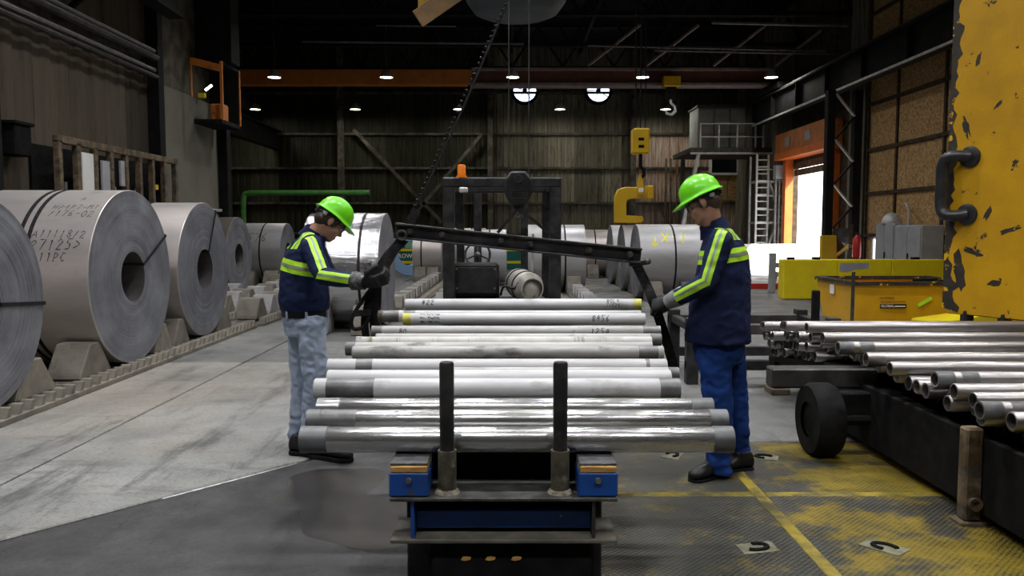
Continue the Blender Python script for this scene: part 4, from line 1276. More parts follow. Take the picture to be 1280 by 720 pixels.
RS = thing('lifting_sling', 'black webbing sling held in the glove of the tall worker', 'sling', P(795, 328, YS))
o_ = P(795, 328, YS)
ribbon(MB(), arc([P(793, 326, YS) - o_, P(806, 352, YS) - o_, P(817, 378, YS - .05) - o_, P(831, 420, YS + 0.05) - o_, P(842, 462, YS + 0.1) - o_, P(838, 480, YS + 0.2) - o_]), (0.93, -0.15, 0.33), 0.062, 0.010).build('strap', MT['strap'], RS)
MB().bar(P(786, 330, YS) - o_, P(812, 327, YS) - o_, 0.04, 0.035, bevel=0.008).build('end_fitting', MT['black'], RS)
MB().ball(P(810, 327, YS - 0.02) - o_, 0.02, seg=10).build('bolt', MT['dark_steel'], RS)

# ================================================================== FORKLIFT
FY = 9.0
FK = thing('forklift', 'black forklift with overhead guard, seat and gas tank behind the pipe rack', 'forklift', (-0.15, FY, 0))


def fp(px, py, Y):
    return P(px, py, Y) - Vector((-0.15, FY, 0))


zt_ = P(560, 231, FY).z
xL, xR = fp(561, 300, FY).x, fp(694, 300, FY).x
for x in (xL, xR):
    MB().bb(x - 0.065, x + 0.065, -0.05, 0.05, 0.7, zt_, 0.012).build('rear_post', MT['black'], FK)
    MB().bar((x * 0.93, 1.55, 0.5), (x * 0.93, 1.35, zt_), 0.10, 0.09, (0, 1, 0), 0.012).build('front_post', MT['black'], FK)
    MB().bb(x - 0.06, x + 0.06, -0.05, 1.4, zt_ - 0.02, zt_ + 0.07, 0.012).build('guard_rail', MT['black'], FK)
MB().bb(xL - 0.065, xR + 0.065, -0.06, 0.06, zt_ - 0.03, zt_ + 0.08, 0.014).build('guard_crossbar', MT['black'], FK)
MB().bb(xL, xR, 1.3, 1.4, zt_ - 0.03, zt_ + 0.07, 0.014).build('guard_crossbar', MT['black'], FK)
for k in range(4):
    y = 0.28 + 0.27 * k
    MB().bb(xL, xR, y - 0.02, y + 0.02, zt_ + 0.02, zt_ + 0.05, 0.005).build('guard_slat', MT['black'], FK)
bc = fp(577, 221, FY)
MB().lathe([(0.0, 0.06), (0.02, 0.06), (0.02, 0.047), (0.13, 0.045), (0.145, 0.035), (0.145, 0)], (bc.x, 0, zt_ + 0.08), n=20).build('beacon', MT['beacon'], FK)
wl = fp(580, 238, FY)
MB().bb(wl.x - 0.05, wl.x + 0.05, -0.10, -0.06, wl.z - 0.03, wl.z + 0.03, 0.012).build('work_lamp', MT['galv'], FK)
# body
MB().bb(-0.6, 0.6, -0.25, 0.55, 0.18, 0.74, 0.08).build('counterweight', MT['black'], FK)
MB().bb(-0.55, 0.55, 0.55, 1.9, 0.25, 0.55, 0.04).build('chassis', MT['black'], FK)
sx0, sx1 = fp(566, 350, FY + .2).x, fp(624, 350, FY + .2).x
sb = MB().bb(sx0, sx1, 0.16, 0.30, 0.74, P(600, 328, FY + .2).z, 0.04).build('seat_back', MT['leather'], FK)
MB().bb(sx0 + 0.03, sx1 - 0.03, 0.145, 0.16, 0.80, P(600, 334, FY + .2).z, 0.006).build('back_shell', MT['plastic_black'], sb)
for x in (sx0 + 0.05, sx1 - 0.05):
    for z in (0.86, 1.08):
        MB().cyl((x, 0.146, z), (x, 0.138, z), 0.012, n=8).build('screw', MT['bolt'], sb)
MB().bb(sx0, sx1, 0.25, 0.75, 0.66, 0.80, 0.04).build('seat_cushion', MT['leather'], FK)
wc = fp(597, 318, FY + 0.95)
stw = MB().tube([wc + Vector((0.155 * math.cos(R(q)), 0.155 * math.sin(R(q)) * 0.35, 0.155 * math.sin(R(q)) * 0.94)) for q in range(0, 360, 15)], 0.014, 8, closed=True).build('steering_wheel', MT['plastic_black'], FK)
MB().lathe([(0, 0.04), (0.03, 0.035), (0.045, 0.0)], wc + Vector((0, 0.01, -0.01)), (0, -0.9, 0.35), 14).build('hub', MT['dark_steel'], stw)
for q in (90, 205, 335):
    MB().bar(wc, wc + Vector((0.155 * math.cos(R(q)), 0.05 * math.sin(R(q)), 0.146 * math.sin(R(q)))), 0.018, 0.012, (0, 1, 0)).build('spoke', MT['plastic_black'], stw)
MB().cyl(wc, wc + Vector((0, 0.35, -0.75)), 0.03, n=10).build('steering_column', MT['plastic_black'], FK)
tc_ = fp(662, 360, FY - 0.1)
MB().lathe([(-0.10, 0.0), (-0.095, 0.05), (-0.07, 0.10), (-0.02, 0.15), (0.04, 0.172), (0.50, 0.172), (0.56, 0.15), (0.60, 0.10), (0.62, 0.0)], tc_, (-0.22, 0.97, 0.05), 28).build('gas_tank', MT['tank'], FK)
MB().lathe([(-0.13, 0.115), (-0.13, 0.125), (0.02, 0.16), (0.02, 0.15)], tc_, (-0.22, 0.97, 0.05), 28, True).build('tank_collar', MT['tank'], FK)
for t in (0.13, 0.40):
    MB().lathe([(t - 0.02, 0.173), (t - 0.02, 0.18), (t + 0.02, 0.18), (t + 0.02, 0.173)], tc_, (-0.22, 0.97, 0.05), 28, True).build('tank_strap', MT['black'], FK)
MB().bb(tc_.x - 0.2, tc_.x + 0.1, -0.15, 0.5, 0.60, tc_.z - 0.15, 0.02).build('tank_cradle', MT['black'], FK)
MB().tube(arc([(sx1 + 0.02, -0.05, 0.80), (sx1 + 0.06, -0.1, 0.90), (tc_.x - 0.17, -0.12, 0.88), (tc_.x - 0.12, -0.14, 0.95)]), 0.014, 8).build('hose', MT['leather'], FK)
for x in (-0.5, 0.5):
    for y, r_ in ((0.1, 0.26), (1.6, 0.33)):
        w_ = MB().lathe([(-0.10, r_ * 0.55), (-0.10, r_ * 0.95), (-0.07, r_), (0.07, r_), (0.10, r_ * 0.95), (0.10, r_ * 0.55)], (x * 1.05, y, r_), (1, 0, 0), 28).build('tyre', MT['tyre'], FK)
        MB().lathe([(-0.08, 0.0), (-0.08, r_ * 0.56), (0.08, r_ * 0.56), (0.08, 0.0)], (x * 1.05, y, r_), (1, 0, 0), 20).build('rim', MT['dark_steel'], w_)
for x in (-0.32, 0.32):
    MB().bb(x - 0.05, x + 0.05, 1.95, 2.10, 0.05, 2.15, 0.01).build('mast_rail', MT['black'], FK)
    MB().bb(x - 0.06, x + 0.06, 2.15, 3.2, 0.05, 0.09, 0.01).build('fork', MT['black'], FK)
# lever post in front of the tank area and second upright seen through the guard
MB().cyl((fp(664, 330, FY + .6).x, 0.6, 0.7), (fp(664, 330, FY + .6).x + 0.02, 0.55, fp(660, 292, FY + .6).z), 0.014, n=8).build('lever', MT['galv'], FK)

# ================================================================== RIGHT-HAND PIPE STACK
SR = thing('stack_rack', 'heavy dark steel rack on wheels carrying the bare pipe stack', 'rack', (2.9, 5.2, 0))
ZB = 0.50


def stz(y):
    return 0.655 + 0.042 * (y - 3.75) - 3 * 0.079 - 0.04 + 0.2


for x in (-0.35, 1.6):
    p0, p1 = Vector((x, -1.75, stz(3.45) - 0.27)), Vector((x, 1.14, stz(6.34) - 0.27))
    MB().bar(p0, p1, 0.14, 0.14, bevel=0.01).build('side_beam', MT['blackmatte'], SR)
    MB().bar((x, 1.12, 0.482 - 0.07), (x, 2.46, 0.318 - 0.07), 0.14, 0.14, bevel=0.01).build('side_beam', MT['blackmatte'], SR)
MB().bb(-0.35, 1.6, -1.55, -1.40, 0.22, 0.365, 0.01).build('cross_beam', MT['blackmatte'], SR)
MB().bb(-0.75, 1.6, 0.15, 0.30, 0.28, 0.435, 0.01).build('cross_beam', MT['blackmatte'], SR)
MB().bb(-1.08, -0.33, 0.33, 0.48, 0.43, 0.57, 0.012).build('support_arm', MT['dark_steel'], SR)
MB().bb(-1.085, -0.95, 0.32, 0.49, 0.38, 0.43, 0.008).build('arm_foot', MT['rust'], SR)
MB().bb(-0.42, 1.9, -1.6, 2.3, 0.19, 0.315, 0.02).build('pan', MT['blackmatte'], SR)
MB().bb(-0.47, -0.43, -1.72, 0.95, 0.07, 0.47, 0.006).build('shade_skirt', MT['blackmatte'], SR)  # added black sheet standing in for the shade under the stack
for x, y, rw in ((-0.80, 0.17, 0.25), (1.4, 0.30, 0.17), (1.4, -1.3, 0.17)):
    w_ = MB().lathe([(-0.09, rw * 0.48), (-0.09, rw * 0.92), (-0.06, rw), (0.06, rw), (0.09, rw * 0.92), (0.09, rw * 0.48)], (x, y, rw), (1, 0, 0), 28).build('wheel', MT['tyre'], SR)
    MB().lathe([(-0.07, 0.0), (-0.07, rw * 0.5), (0.07, rw * 0.5), (0.07, 0.0)], (x, y, rw), (1, 0, 0), 20).build('hub', MT['blackmatte'], w_)
    MB().cyl((x, y, rw), (x + (0.6 if x < 0 else -0.6), y, rw), 0.04, n=10).build('axle', MT['blackmatte'], SR)
jl = Vector((2.39, 4.09, 0)) - Vector((2.9, 5.2, 0))
lg = MB().bb(jl.x - 0.045, jl.x + 0.045, jl.y - 0.04, jl.y + 0.04, 0.03, 0.52, 0.01).build('jack_leg', MT['rust'], SR)
MB().bb(jl.x - 0.07, jl.x + 0.07, jl.y - 0.06, jl.y + 0.06, 0.0, 0.03, 0.006).build('foot', MT['rust'], lg)
MB().lathe([(0, 0.035), (0.03, 0.035), (0.03, 0.018), (0.015, 0.018), (0.015, 0)], (jl.x, jl.y - 0.04, 0.13), (0, -1, 0), 14).build('pin', MT['rust'], lg)
lg = MB().bb(jl.x + 0.22, jl.x + 0.29, jl.y + 0.1, jl.y + 0.17, 0.0, 0.37, 0.01).build('jack_leg', MT['rust'], SR)
MB().bb(-0.36, -0.30, -1.72, -1.66, 0.45, 0.62, 0.01).build('stop_pin', MT['blackmatte'], SR)
MB().bb(0.0, 0.07, 2.47, 2.53, 0.2, 0.95, 0.01).build('stop_pin', MT['blackmatte'], SR)
STK = 'bare pipes stacked on the dark rack'
r0 = 0.044
LSTK = 2.55
ENDS = {0: ((0, 0, 0.11, 1.04, 'stack_pipe', 'end_collar'),), 1: ((0, 0, 0.10, 1.035, 'pipe_end', 'end_collar'), (0, 0.14, 0.10, 1.004, 'pipe_dark', 'dark_band')), 2: ()}
KL = {0: 'with a wide collar', 1: 'with dark collar and band', 2: 'without collar'}
protos = {}


def stack_pipe(x, y, z, kind, where, grp, rz=0.0):
    lab = 'bare grey pipe %s, %s' % (KL[kind], where)
    if kind not in protos:
        o = pipe(x, x + LSTK, y, z, r0, 'stack_pipe', lab, ENDS[kind], rotz=rz, group=grp, wall=0.008)
        protos[kind] = o
    else:
        o = dup(protos[kind], (x, y, z), rz, lab, grp)
    return o


def ztop(y):
    return 0.655 + 0.042 * (y - 3.75)


TOPS = [(1008, 409, 2), (1028, 422, 2), (1047, 436, 1), (1082, 450, 0), (1112, 460, 2), (1168, 475, 1), (1192, 491, 2), (1216, 501, 2), (1224, 513, 1), (1264, 527, 2)]
for (px, py, kd) in TOPS:
    Y = 5.0
    for _i in range(60):
        Y += (P(px, py, Y).z - ztop(Y)) / 0.6
    Y = 3.58 + 0.094 * round((Y - 3.58) / 0.094)      # in the groove between two pipes below
    q = P(px, py, Y)
    stack_pipe(q.x, Y, ztop(Y), kd, 'lying uppermost in the stack on dark rack', 'uppermost pipes of the dark rack stack')
rs_ = random.Random(5)
# the layer below fills the bed, two more layers show their ends
for layer in (1, 2, 3):
    y = 3.58 + 0.047 * (layer % 2)
    while y < 7.62:
        z = min(ztop(y), 1.535 - 0.1225 * y) - 0.079 * layer + 0.002
        xe = (2.44 if layer == 1 else 2.56 + 0.06 * layer) + rs_.uniform(-0.08, 0.10) if y < 6.3 else 2.34 + 0.05 * layer + rs_.uniform(-0.08, 0.08)
        stack_pipe(xe, y, z, rs_.choice((0, 2, 2, 2)), 'layer %d under top of dark rack stack' % layer, 'lower pipes of the dark rack stack')
        y += 2 * r0 + 0.006
for k, n_ in enumerate((32, 34, 36, 38, 40, 42)):
    y = 3.58 + 0.094 * n_
    stack_pipe(2.26 + 0.05 * (k % 3), y, 1.545 - 0.1225 * y, (2, 0, 2)[k % 3], 'uppermost at the far side of dark rack stack', 'far uppermost pipes of the dark rack stack')
stk = tag(MB().cyl((0, 0, 0.0), (0, 0, 1.12), 0.017, n=12).ball((0, 0, 1.12), 0.017, seg=10).build('steel_stake', MT['dark_steel'], None, (P(1066, 370, 7.72).x, 7.72, 0)), 'thin upright steel stake in front of yellow bin', 'stake')

# low stand behind the tall worker
LS2 = thing('low_stand', 'low black steel stand with rails behind the tall worker', 'stand', (1.79, 7.9, 0))
for x, y in ((0, 0), (1.4, 0), (0, 0.9), (1.4, 0.9)):
    MB().bb(x - 0.06, x + 0.06, y - 0.06, y + 0.06, 0, 0.66, 0.008).build('leg', MT['black'], LS2)
for y in (0, 0.9):
    MB().bb(-0.06, 1.46, y - 0.04, y + 0.04, 0.14, 0.24, 0.008).build('rail', MT['black'], LS2)
    MB().bb(-0.06, 1.46, y - 0.05, y + 0.05, 0.50, 0.60, 0.008).build('rail', MT['dark_steel'], LS2)
for x in (0, 1.4):
    MB().bb(x - 0.04, x + 0.04, 0, 0.9, 0.52, 0.60, 0.008).build('rail', MT['black'], LS2)

# ================================================================== WORN YELLOW PLATE
pd = Vector((0.45, -0.893, 0)).normalized()
pn = Vector((-pd.y * -1, 0, 0))
YP = 8.6
XP = P(1181, 300, YP).x
YPL = thing('yellow_guard_plate', 'huge worn yellow steel plate with black bent pipe handle', 'plate', (XP, YP, 0))
zb_ = P(1181, 391, YP).z
zt2 = 4.6
nback = Vector((0.893, 0.45, 0))
pw, pt = 2.6, 0.10
mb = MB()
mb.prism([(0.0, zb_ + 0.06), (0.05, zb_), (pw, zb_), (pw, zt2), (0.0, zt2)], (0, 0, 0), pd, (0, 0, 1), nback * pt, 0.012)
MYP = mb.build('plate', MT['yellow_plate'], YPL)
# black scuffed edge band
mb = MB()
prof = [(0.0, zb_ + 0.06)]
n_ = 70
for i in range(n_ + 1):
    z = zb_ + 0.02 + (zt2 - zb_ - 0.02) * i / n_
    prof.append((0.02 + 0.07 * (0.5 + noise.noise(Vector((z * 3.1, 2.2, 0)))) + 0.12 * max(0, noise.noise(Vector((z * 9, 7, 0)))) + 0.08 * max(0, noise.noise(Vector((z * 23, 4, 0)))) + (0.12 * max(0, 1 - (z - zb_) / 0.45)), z))
prof.append((0.0, zt2))
mb.prism(prof, -nback * 0.003, pd, (0, 0, 1), nback * 0.004)
mb.build('scuffed_edge', MT['scuffed_black'], MYP)


def onplate(px, py):
    """local point on the plate face seen at this pixel"""
    x = (px - 640) / F_PX
    # intersect ray (x*t, t, .) with plate line in plan
    # XP + pd.x*s = x*t ; YP + pd.y*s = t
    s = (x * YP - XP) / (pd.x - x * pd.y)
    t = YP + pd.y * s
    return s, P(px, py, t).z


for n__, (px, py, w_, h_, rot_) in enumerate(((1201, 158, 7, 20, 0.25), (1232, 266, 6, 16, -0.4), (1262, 287, 20, 5, 0.35), (1216, 315, 24, 5, -0.4), (1245, 354, 13, 5, 0.1), (1199, 340, 12, 32, 0.1), (1212, 75, 4, 14, -0.2), (1240, 130, 12, 3, 0.9))):
    poly = []
    for i in range(18):
        an = 2 * math.pi * i / 18
        k = 0.62 + 0.5 * noise.noise(Vector((math.cos(an) * 1.9, math.sin(an) * 1.9, n__ * 3.7)))
        dx, dy = math.cos(an) * w_ * k, math.sin(an) * h_ * k
        poly.append(onplate(px + dx * math.cos(rot_) - dy * math.sin(rot_), py - dx * math.sin(rot_) - dy * math.cos(rot_)))
    MB().prism(poly, -nback * 0.002, pd, (0, 0, 1), nback * 0.003).build('paint_chip', MT['scuffed_black'], MYP)
hq = [onplate(1208, 196), onplate(1192, 196), onplate(1182, 205), onplate(1181, 232), onplate(1182, 262), onplate(1192, 270), onplate(1207, 268)]
hp = [pd * s + Vector((0, 0, z)) - nback * k for (s, z), k in zip(hq, (0.0, 0.09, 0.10, 0.10, 0.10, 0.09, 0.0))]
MB().tube(arc(hp, 30), 0.062, 14).build('bent_pipe_handle', MT['plastic_black'], YPL)
for q in (hq[0], hq[-1]):
    MB().lathe([(0, 0.11), (0.02, 0.11), (0.03, 0.08), (0.03, 0)], pd * q[0] + Vector((0, 0, q[1])), -nback, 20).build('weld_pad', MT['plastic_black'], YPL)
for s in (0.25, 0.65, 2.2):
    c = pd * s + nback * 0.05
    MB().bb(c.x - 0.05, c.x + 0.05, c.y - 0.05, c.y + 0.05, 0, zb_ + 0.05, 0.01).build('leg', MT['black'], YPL)
for s in (0.5, 2.0):
    c0 = pd * s + nback * 0.1
    MB().bar(c0 + Vector((0, 0, 2.4)), c0 + nback * 1.3 + Vector((0, 0, 0.0)), 0.12, 0.12).build('back_brace', MT['black'], YPL)

# ================================================================== YELLOW BARRIER, BIN, RIGHT BACKGROUND
YW = thing('yellow_barrier', 'bright yellow low barrier wall with a grey patch behind the bin', 'barrier', (P(979, 350, 17.2).x, 17.2, 0))
bw = 3.5
for k in range(3):
    MB().bb(bw / 3 * k + 0.004, bw / 3 * (k + 1) - 0.004, 0, 0.35, 0.02, 0.87, 0.015).build('barrier_panel', MT['yellow_lemon'], YW)
MB().prism([(1.2, 0.62), (1.22, 0.80), (1.84, 0.80), (1.83, 0.68), (1.55, 0.66), (1.36, 0.60)], (0, -0.004, 0), (1, 0, 0), (0, 0, 1), (0, 0.006, 0)).build('grey_patch', MT['grey_cab'], YW)
for x in (0.2, 0.75, 2.9):
    MB().bb(x - 0.07, x + 0.07, 0.08, 0.22, 0.86, 0.92, 0.01).build('lifting_eye', MT['blackmatte'], YW)
YBIN = thing('steel_bin', 'orange-yellow tapered steel bin with stickers and black rim', 'bin', P(1066, 398, 12.2).xy.to_3d(), 0.0)
zt3 = P(1066, 352, 12.2).z
# front face along +x, left face along +y (local)
bwid, bdep = 1.9, 1.5
lo = [(0.06, 0.05), (bwid - 0.06, 0.05), (bwid - 0.06, bdep - 0.05), (0.10, bdep - 0.05)]
hi = [(0, 0), (bwid, 0), (bwid, bdep), (0.0, bdep)]
mb = MB()
va = [mb.bm.verts.new((x, y, 0.06)) for x, y in lo]
vb = [mb.bm.verts.new((x, y, zt3 - 0.05)) for x, y in hi]
for i in range(4):
    mb.bm.faces.new((va[i], va[(i + 1) % 4], vb[(i + 1) % 4], vb[i]))
mb.bm.faces.new(va)
MBN = mb.build('body', MT['yellow_bin'], YBIN)
rim = MB()
for (x0, y0), (x1, y1) in zip(hi, hi[1:] + hi[:1]):
    rim.bar((x0, y0, zt3 - 0.03), (x1, y1, zt3 - 0.03), 0.07, 0.06)
rim.build('rim', MT['scuffed_black'], YBIN)
MB().bar((1.0, 0.2, zt3 + 0.0), (1.35, 0.15, zt3 + 0.02), 0.05, 0.04).build('rim_bar', MT['blackmatte'], YBIN)
MB().bar((1.40, 0.2, zt3 - 0.02), (1.82, 0.15, zt3 + 0.10), 0.05, 0.04).build('handle', MT['blackmatte'], YBIN)
for x in (0.3, 1.6):
    MB().bb(x - 0.1, x + 0.1, 0.1, bdep - 0.1, 0, 0.06).build('skid', MT['black'], YBIN)


def binfront(u, v, u0, z0):
    z = z0 + v
    f = (z - 0.06) / (zt3 - 0.11)
    return Vector((u0 + u, 0.05 * (1 - f) - 0.004, z))


MB().bb(0.42, 0.82, 0.010, 0.022, 0.325, 0.385).build('sticker', MT['blackmatte'], MBN)
link('writing', text_mesh('GLOBAL', 0.055, MT['white'], lambda u, v: Vector((0.53 + u, 0.007, 0.355 + v)), 'writing', 0, 0.001), MBN)
MB().bb(0.64, 0.80, 0.004, 0.012, 0.345, 0.362).build('sticker_line', MT['white'], MBN)
link('writing', text_mesh('HOPPERS', 0.055, MT['maroon'], lambda u, v: binfront(u, v, 0.52, 0.475), 'writing', 0, 0.001), MBN)
link('writing', text_mesh('SELF DUMPING HOPPERS', 0.035, MT['maroon'], lambda u, v: binfront(u, v, 0.62, 0.42), 'writing', 0, 0.0005), MBN)
MB().bar((1.00, 0.012, 0.36), (1.20, 0.006, 0.48), 0.006, 0.05, (0, 0, 1)).build('sticker', MT['lime'], MBN)
e = MB().bb(-0.0, 0.004, 0.75, 0.92, zt3 - 0.25, zt3 - 0.1).build('sticker', MT['white'], MBN)
wd_ = tag(MB().prism([(0, 0), (1.2, 0), (1.2, 0.34), (0.9, 0.34), (0, 0.22)], (0, 0, 0), (1, 0, 0), (0, 0, 1), (0, 0.6, 0), 0.02).build('yellow_ramp', MT['yellow_lemon'], None, (P(1165, 395, 11.2).x, 11.2, 0.0)), 'small yellow wedge ramp beside the orange-yellow bin', 'ramp')

# white barrier and grey stand near the door
for i, x in enumerate((7.3, 8.55)):
    o = MB().prism([(-0.3, 0), (0.3, 0), (0.26, 0.18), (0.12, 0.4), (0.09, 1.0), (-0.09, 1.0), (-0.12, 0.4), (-0.26, 0.18)], (0, 0, 0), (0, 1, 0), (0, 0, 1), (1.22, 0, 0), 0.01).build('concrete_barrier', MT['white'], None, (x, 27.6, 0))
    tag(o, 'white concrete barrier by the open bay door', 'barrier', 'white barriers by the door')
o = tag(MB().bb(0, 3.75, -0.06, 0.06, 0.0, 0.14, 0.01).build('red_rail', MT['red'], None, (5.4, 20.4, 0)), 'red rail on the floor before white barriers', 'rail')
gs = thing('grey_stand', 'grey steel stand with short arm beside yellow barrier', 'stand', (P(965, 350, 19.2).x, 19.2, 0))
MB().bb(-0.07, 0.07, -0.07, 0.07, 0, 0.95, 0.01).build('post', MT['grey_cab'], gs)
MB().bb(0, 0.40, -0.06, 0.06, 0.60, 0.72, 0.01).build('arm', MT['grey_cab'], gs)
MB().bar((-0.06, 0, 0.02), (0.12, 0, 0.5), 0.06, 0.1).build('foot', MT['grey_cab'], gs)

# grey electrical cabinets on the chipboard wall
for i, (y0, y1, zt4) in enumerate(((18.3, 19.55, 1.62), (19.6, 20.6, 1.66))):
    e = thing('electrical_cabinet', 'grey electrical cabinet against chipboard wall, %s' % ('with domed lamp beside it' if i else 'next to the worn yellow plate'), 'cabinet', (9.35, y0, 0))
    MB().bb(0, 0.52, 0, y1 - y0, 0.1, zt4, 0.02).build('body', MT['grey_cab'], e)
    d = MB().bb(-0.02, 0.0, 0.03, (y1 - y0) / 2 - 0.01, 0.16, zt4 - 0.05, 0.005).build('door', MT['grey_cab'], e)
    MB().bb(-0.05, -0.02, (y1 - y0) / 2 - 0.08, (y1 - y0) / 2 - 0.05, 0.8, 0.95).build('handle', MT['black'], d)
    d = MB().bb(-0.02, 0.0, (y1 - y0) / 2 + 0.01, (y1 - y0) - 0.03, 0.16, zt4 - 0.05, 0.005).build('door', MT['grey_cab'], e)
    MB().bb(0.05, 0.48, 0.05, y1 - y0 - 0.05, 0, 0.1).build('plinth', MT['black'], e)
bell = tag(MB().lathe([(0, 0.24), (0.05, 0.24), (0.16, 0.20), (0.25, 0.11), (0.29, 0.0)], n=20).lathe([(0, 0.0), (0, 0.24)], n=20).build('bell_dome', MT['galv'], None, (9.55, 20.2, 1.66)), 'grey dome standing on the electrical cabinet', 'dome')
cnd = tag(MB().tube([(9.62, 19.48, 1.61), (9.62, 19.48, 2.0), (9.7, 19.8, 2.15), (9.85, 20.2, 2.15)], 0.03, 8).build('conduit', MT['galv']), 'bent grey conduit above electrical cabinets', 'conduit')
wn = struct(link('window_3', None, None, (X_RIGHT - 0.04, 21.3, 0)), 'small bright window low in the chipboard wall')
MB().bb(-0.06, 0.0, -0.1, 0.75, 0.4, 0.48).bb(-0.06, 0, -0.1, 0.75, 1.25, 1.33).bb(-0.06, 0, -0.1, -0.02, 0.4, 1.33).bb(-0.06, 0, 0.67, 0.75, 0.4, 1.33).build('window_frame', MT['white'], wn)
MB().bb(-0.03, -0.01, -0.02, 0.67, 0.48, 1.25).build('pane', emit('daylit_pane', (0.9, 0.95, 1.0), 1.6), wn)
ex = thing('fire_extinguisher', 'red fire extinguisher hanging between lattice column and chipboard', 'extinguisher', (9.3, 21.6, 0.75))
MB().lathe([(0, 0.0), (0, 0.10), (0.03, 0.11), (0.50, 0.11), (0.58, 0.06), (0.62, 0.03), (0.62, 0)], n=16).build('cylinder', MT['red'], ex)
MB().bb(-0.05, 0.05, -0.02, 0.02, 0.61, 0.68, 0.005).build('valve', MT['black'], ex)
MB().tube([(0.04, -0.02, 0.64), (0.12, -0.05, 0.5), (0.12, -0.06, 0.3)], 0.015, 6).build('hose', MT['black'], ex)
MB().bb(-0.05, 0.05, 0.10, 0.4, 0.25, 0.35).build('bracket', MT['black'], ex)
MB().bb(-0.04, 0.04, 0.36, 0.44, -0.75, 0.9).build('bracket_post', MT['stud'], ex)

# mezzanine with control room
MZ = thing('mezzanine', 'steel mezzanine platform with leaning legs before the back wall', 'platform', (P(862, 188, 31).x, 31, 0))
mw = P(986, 188, 31).x - P(862, 188, 31).x
zm = P(900, 190, 31).z
MB().bb(0, mw, -0.1, 3.2, zm - 0.02, zm + 0.16, 0.01).build('deck', MT['dark_steel'], MZ)
MB().bb(0, mw, -0.14, -0.08, zm - 0.10, zm - 0.02, 0.01).build('edge_beam', MT['galv'], MZ)
for x0, x1, yb in ((0.35, -0.55, 0.0), (mw - 0.1, mw - 1.15, 0.0)):
    MB().bar((x0, yb, zm - 0.05), (x1, yb, 0.0), 0.12, 0.16, (0, 1, 0)).build('leaning_leg', MT['galv'], MZ)
for x0 in (0.4, mw - 0.4):
    MB().bb(x0 - 0.08, x0 + 0.08, 3.0, 3.16, 0, zm).build('leg', MT['dark_steel'], MZ)
for z in (zm + 0.55, zm + 1.05):
    MB().bb(0.4, mw - 1.0, -0.06, -0.02, z, z + 0.04).build('handrail', MT['galv'], MZ)
for x in (0.4, 1.1, 1.8, 2.5, mw - 1.0):
    MB().bb(x - 0.025, x + 0.025, -0.07, -0.02, zm, zm + 1.08).build('rail_post', MT['galv'], MZ)
CR = thing('control_room', 'grey-green control room box standing on the mezzanine', 'cabin', (P(862, 188, 31).x + 0.55, 32.0, zm + 0.16))
for k in range(3):
    MB().bb(0.02 + 0.62 * k, 0.60 + 0.62 * k, 0, 0.08, 0.05, 1.62, 0.01).build('wall_panel', MT['office'], CR)
MB().bb(0, 1.9, 0.08, 1.6, 0, 1.7, 0.02).build('body', MT['office'], CR)
MB().bb(-0.05, 2.0, -0.05, 1.7, 1.7, 1.78).build('roof', MT['dark_steel'], CR)
for k in range(2):
    MB().bb(0.0 + 1.0 * k, 0.9 + k, -0.02, 0.02, -0.02, 0.10, 0.01).build('kick_plate', MT['orange'], CR)
wd2 = struct(link('window_4', None, None, P(905, 204, Y_BACK - 0.3)), 'dark window in the back wall under the mezzanine')
MB().bb(-0.55, 0.55, -0.05, 0.05, -0.42, 0.42, 0.01).build('pane', MT['glass_dark'], wd2)
MB().bb(-0.65, 0.65, -0.08, 0.08, -0.52, -0.42).bb(-0.65, 0.65, -0.08, 0.08, 0.42, 0.5).bb(-0.65, -0.55, -0.08, 0.08, -0.5, 0.5).bb(0.55, 0.65, -0.08, 0.08, -0.5, 0.5).build('window_frame', MT['white'], wd2)
for k, px in enumerate((893, 925)):
    q = P(px, 232, Y_BACK - 0.2)
    o = MB().bb(-0.55, 0.55, -0.03, 0.03, -0.65, 0.65).build('chipboard_panel', MT['osb'], wall_back, q, smooth=False)
# stair tower
ST = thing('stair_tower', 'pale steel ladder and stair tower beside the open bay door', 'stairs', (P(938, 300, 30).x, 29.4, 0))
tw_ = 1.02
for x, y in ((0, 0), (0.42, 0), (tw_, 0), (0, 0.8), (tw_, 0.8), (0.7, 0)):
    MB().bb(x - 0.035, x + 0.035, y - 0.035, y + 0.035, 0, zm - 0.25 if x < 0.5 else 3.6, 0.004).build('upright', MT['galv'], ST)
for k in range(16):
    MB().bb(0, 0.42, -0.02, 0.02, 0.25 + 0.25 * k, 0.29 + 0.25 * k).build('rung', MT['galv'], ST)
for (z0, z1, xa_, xb_) in ((0.2, 1.7, 0.5, tw_), (1.7, 3.2, tw_, 0.5), (0.9, 2.4, 0.5, tw_)):
    MB().bar((xa_, 0.1, z0), (xb_, 0.1, z1), 0.06, 0.14, (0, 1, 0)).build('stringer', MT['galv'], ST)
for z in (1.7, 3.2):
    MB().bb(0, tw_, -0.03, 0.8, z, z + 0.08).build('landing', MT['galv'], ST)
for z in (2.2, 2.7, 3.65):
    MB().bb(0, tw_, -0.03, 0.02, z, z + 0.05).build('handrail', MT['galv'], ST)
dn = thing('junction_box', 'small grey box with pipes on the wall beside the orange door post', 'box', (9.55, 28.98, 3.3))
MB().bb(-0.12, 0.28, -0.15, 0.15, 0, 0.5, 0.02).build('body', MT['grey_cab'], dn)
for x in (-0.05, 0.08, 0.2):
    MB().cyl((x, 0, 0.1), (x, 0, -3.3), 0.03, n=6).build('conduit', MT['galv'], dn)
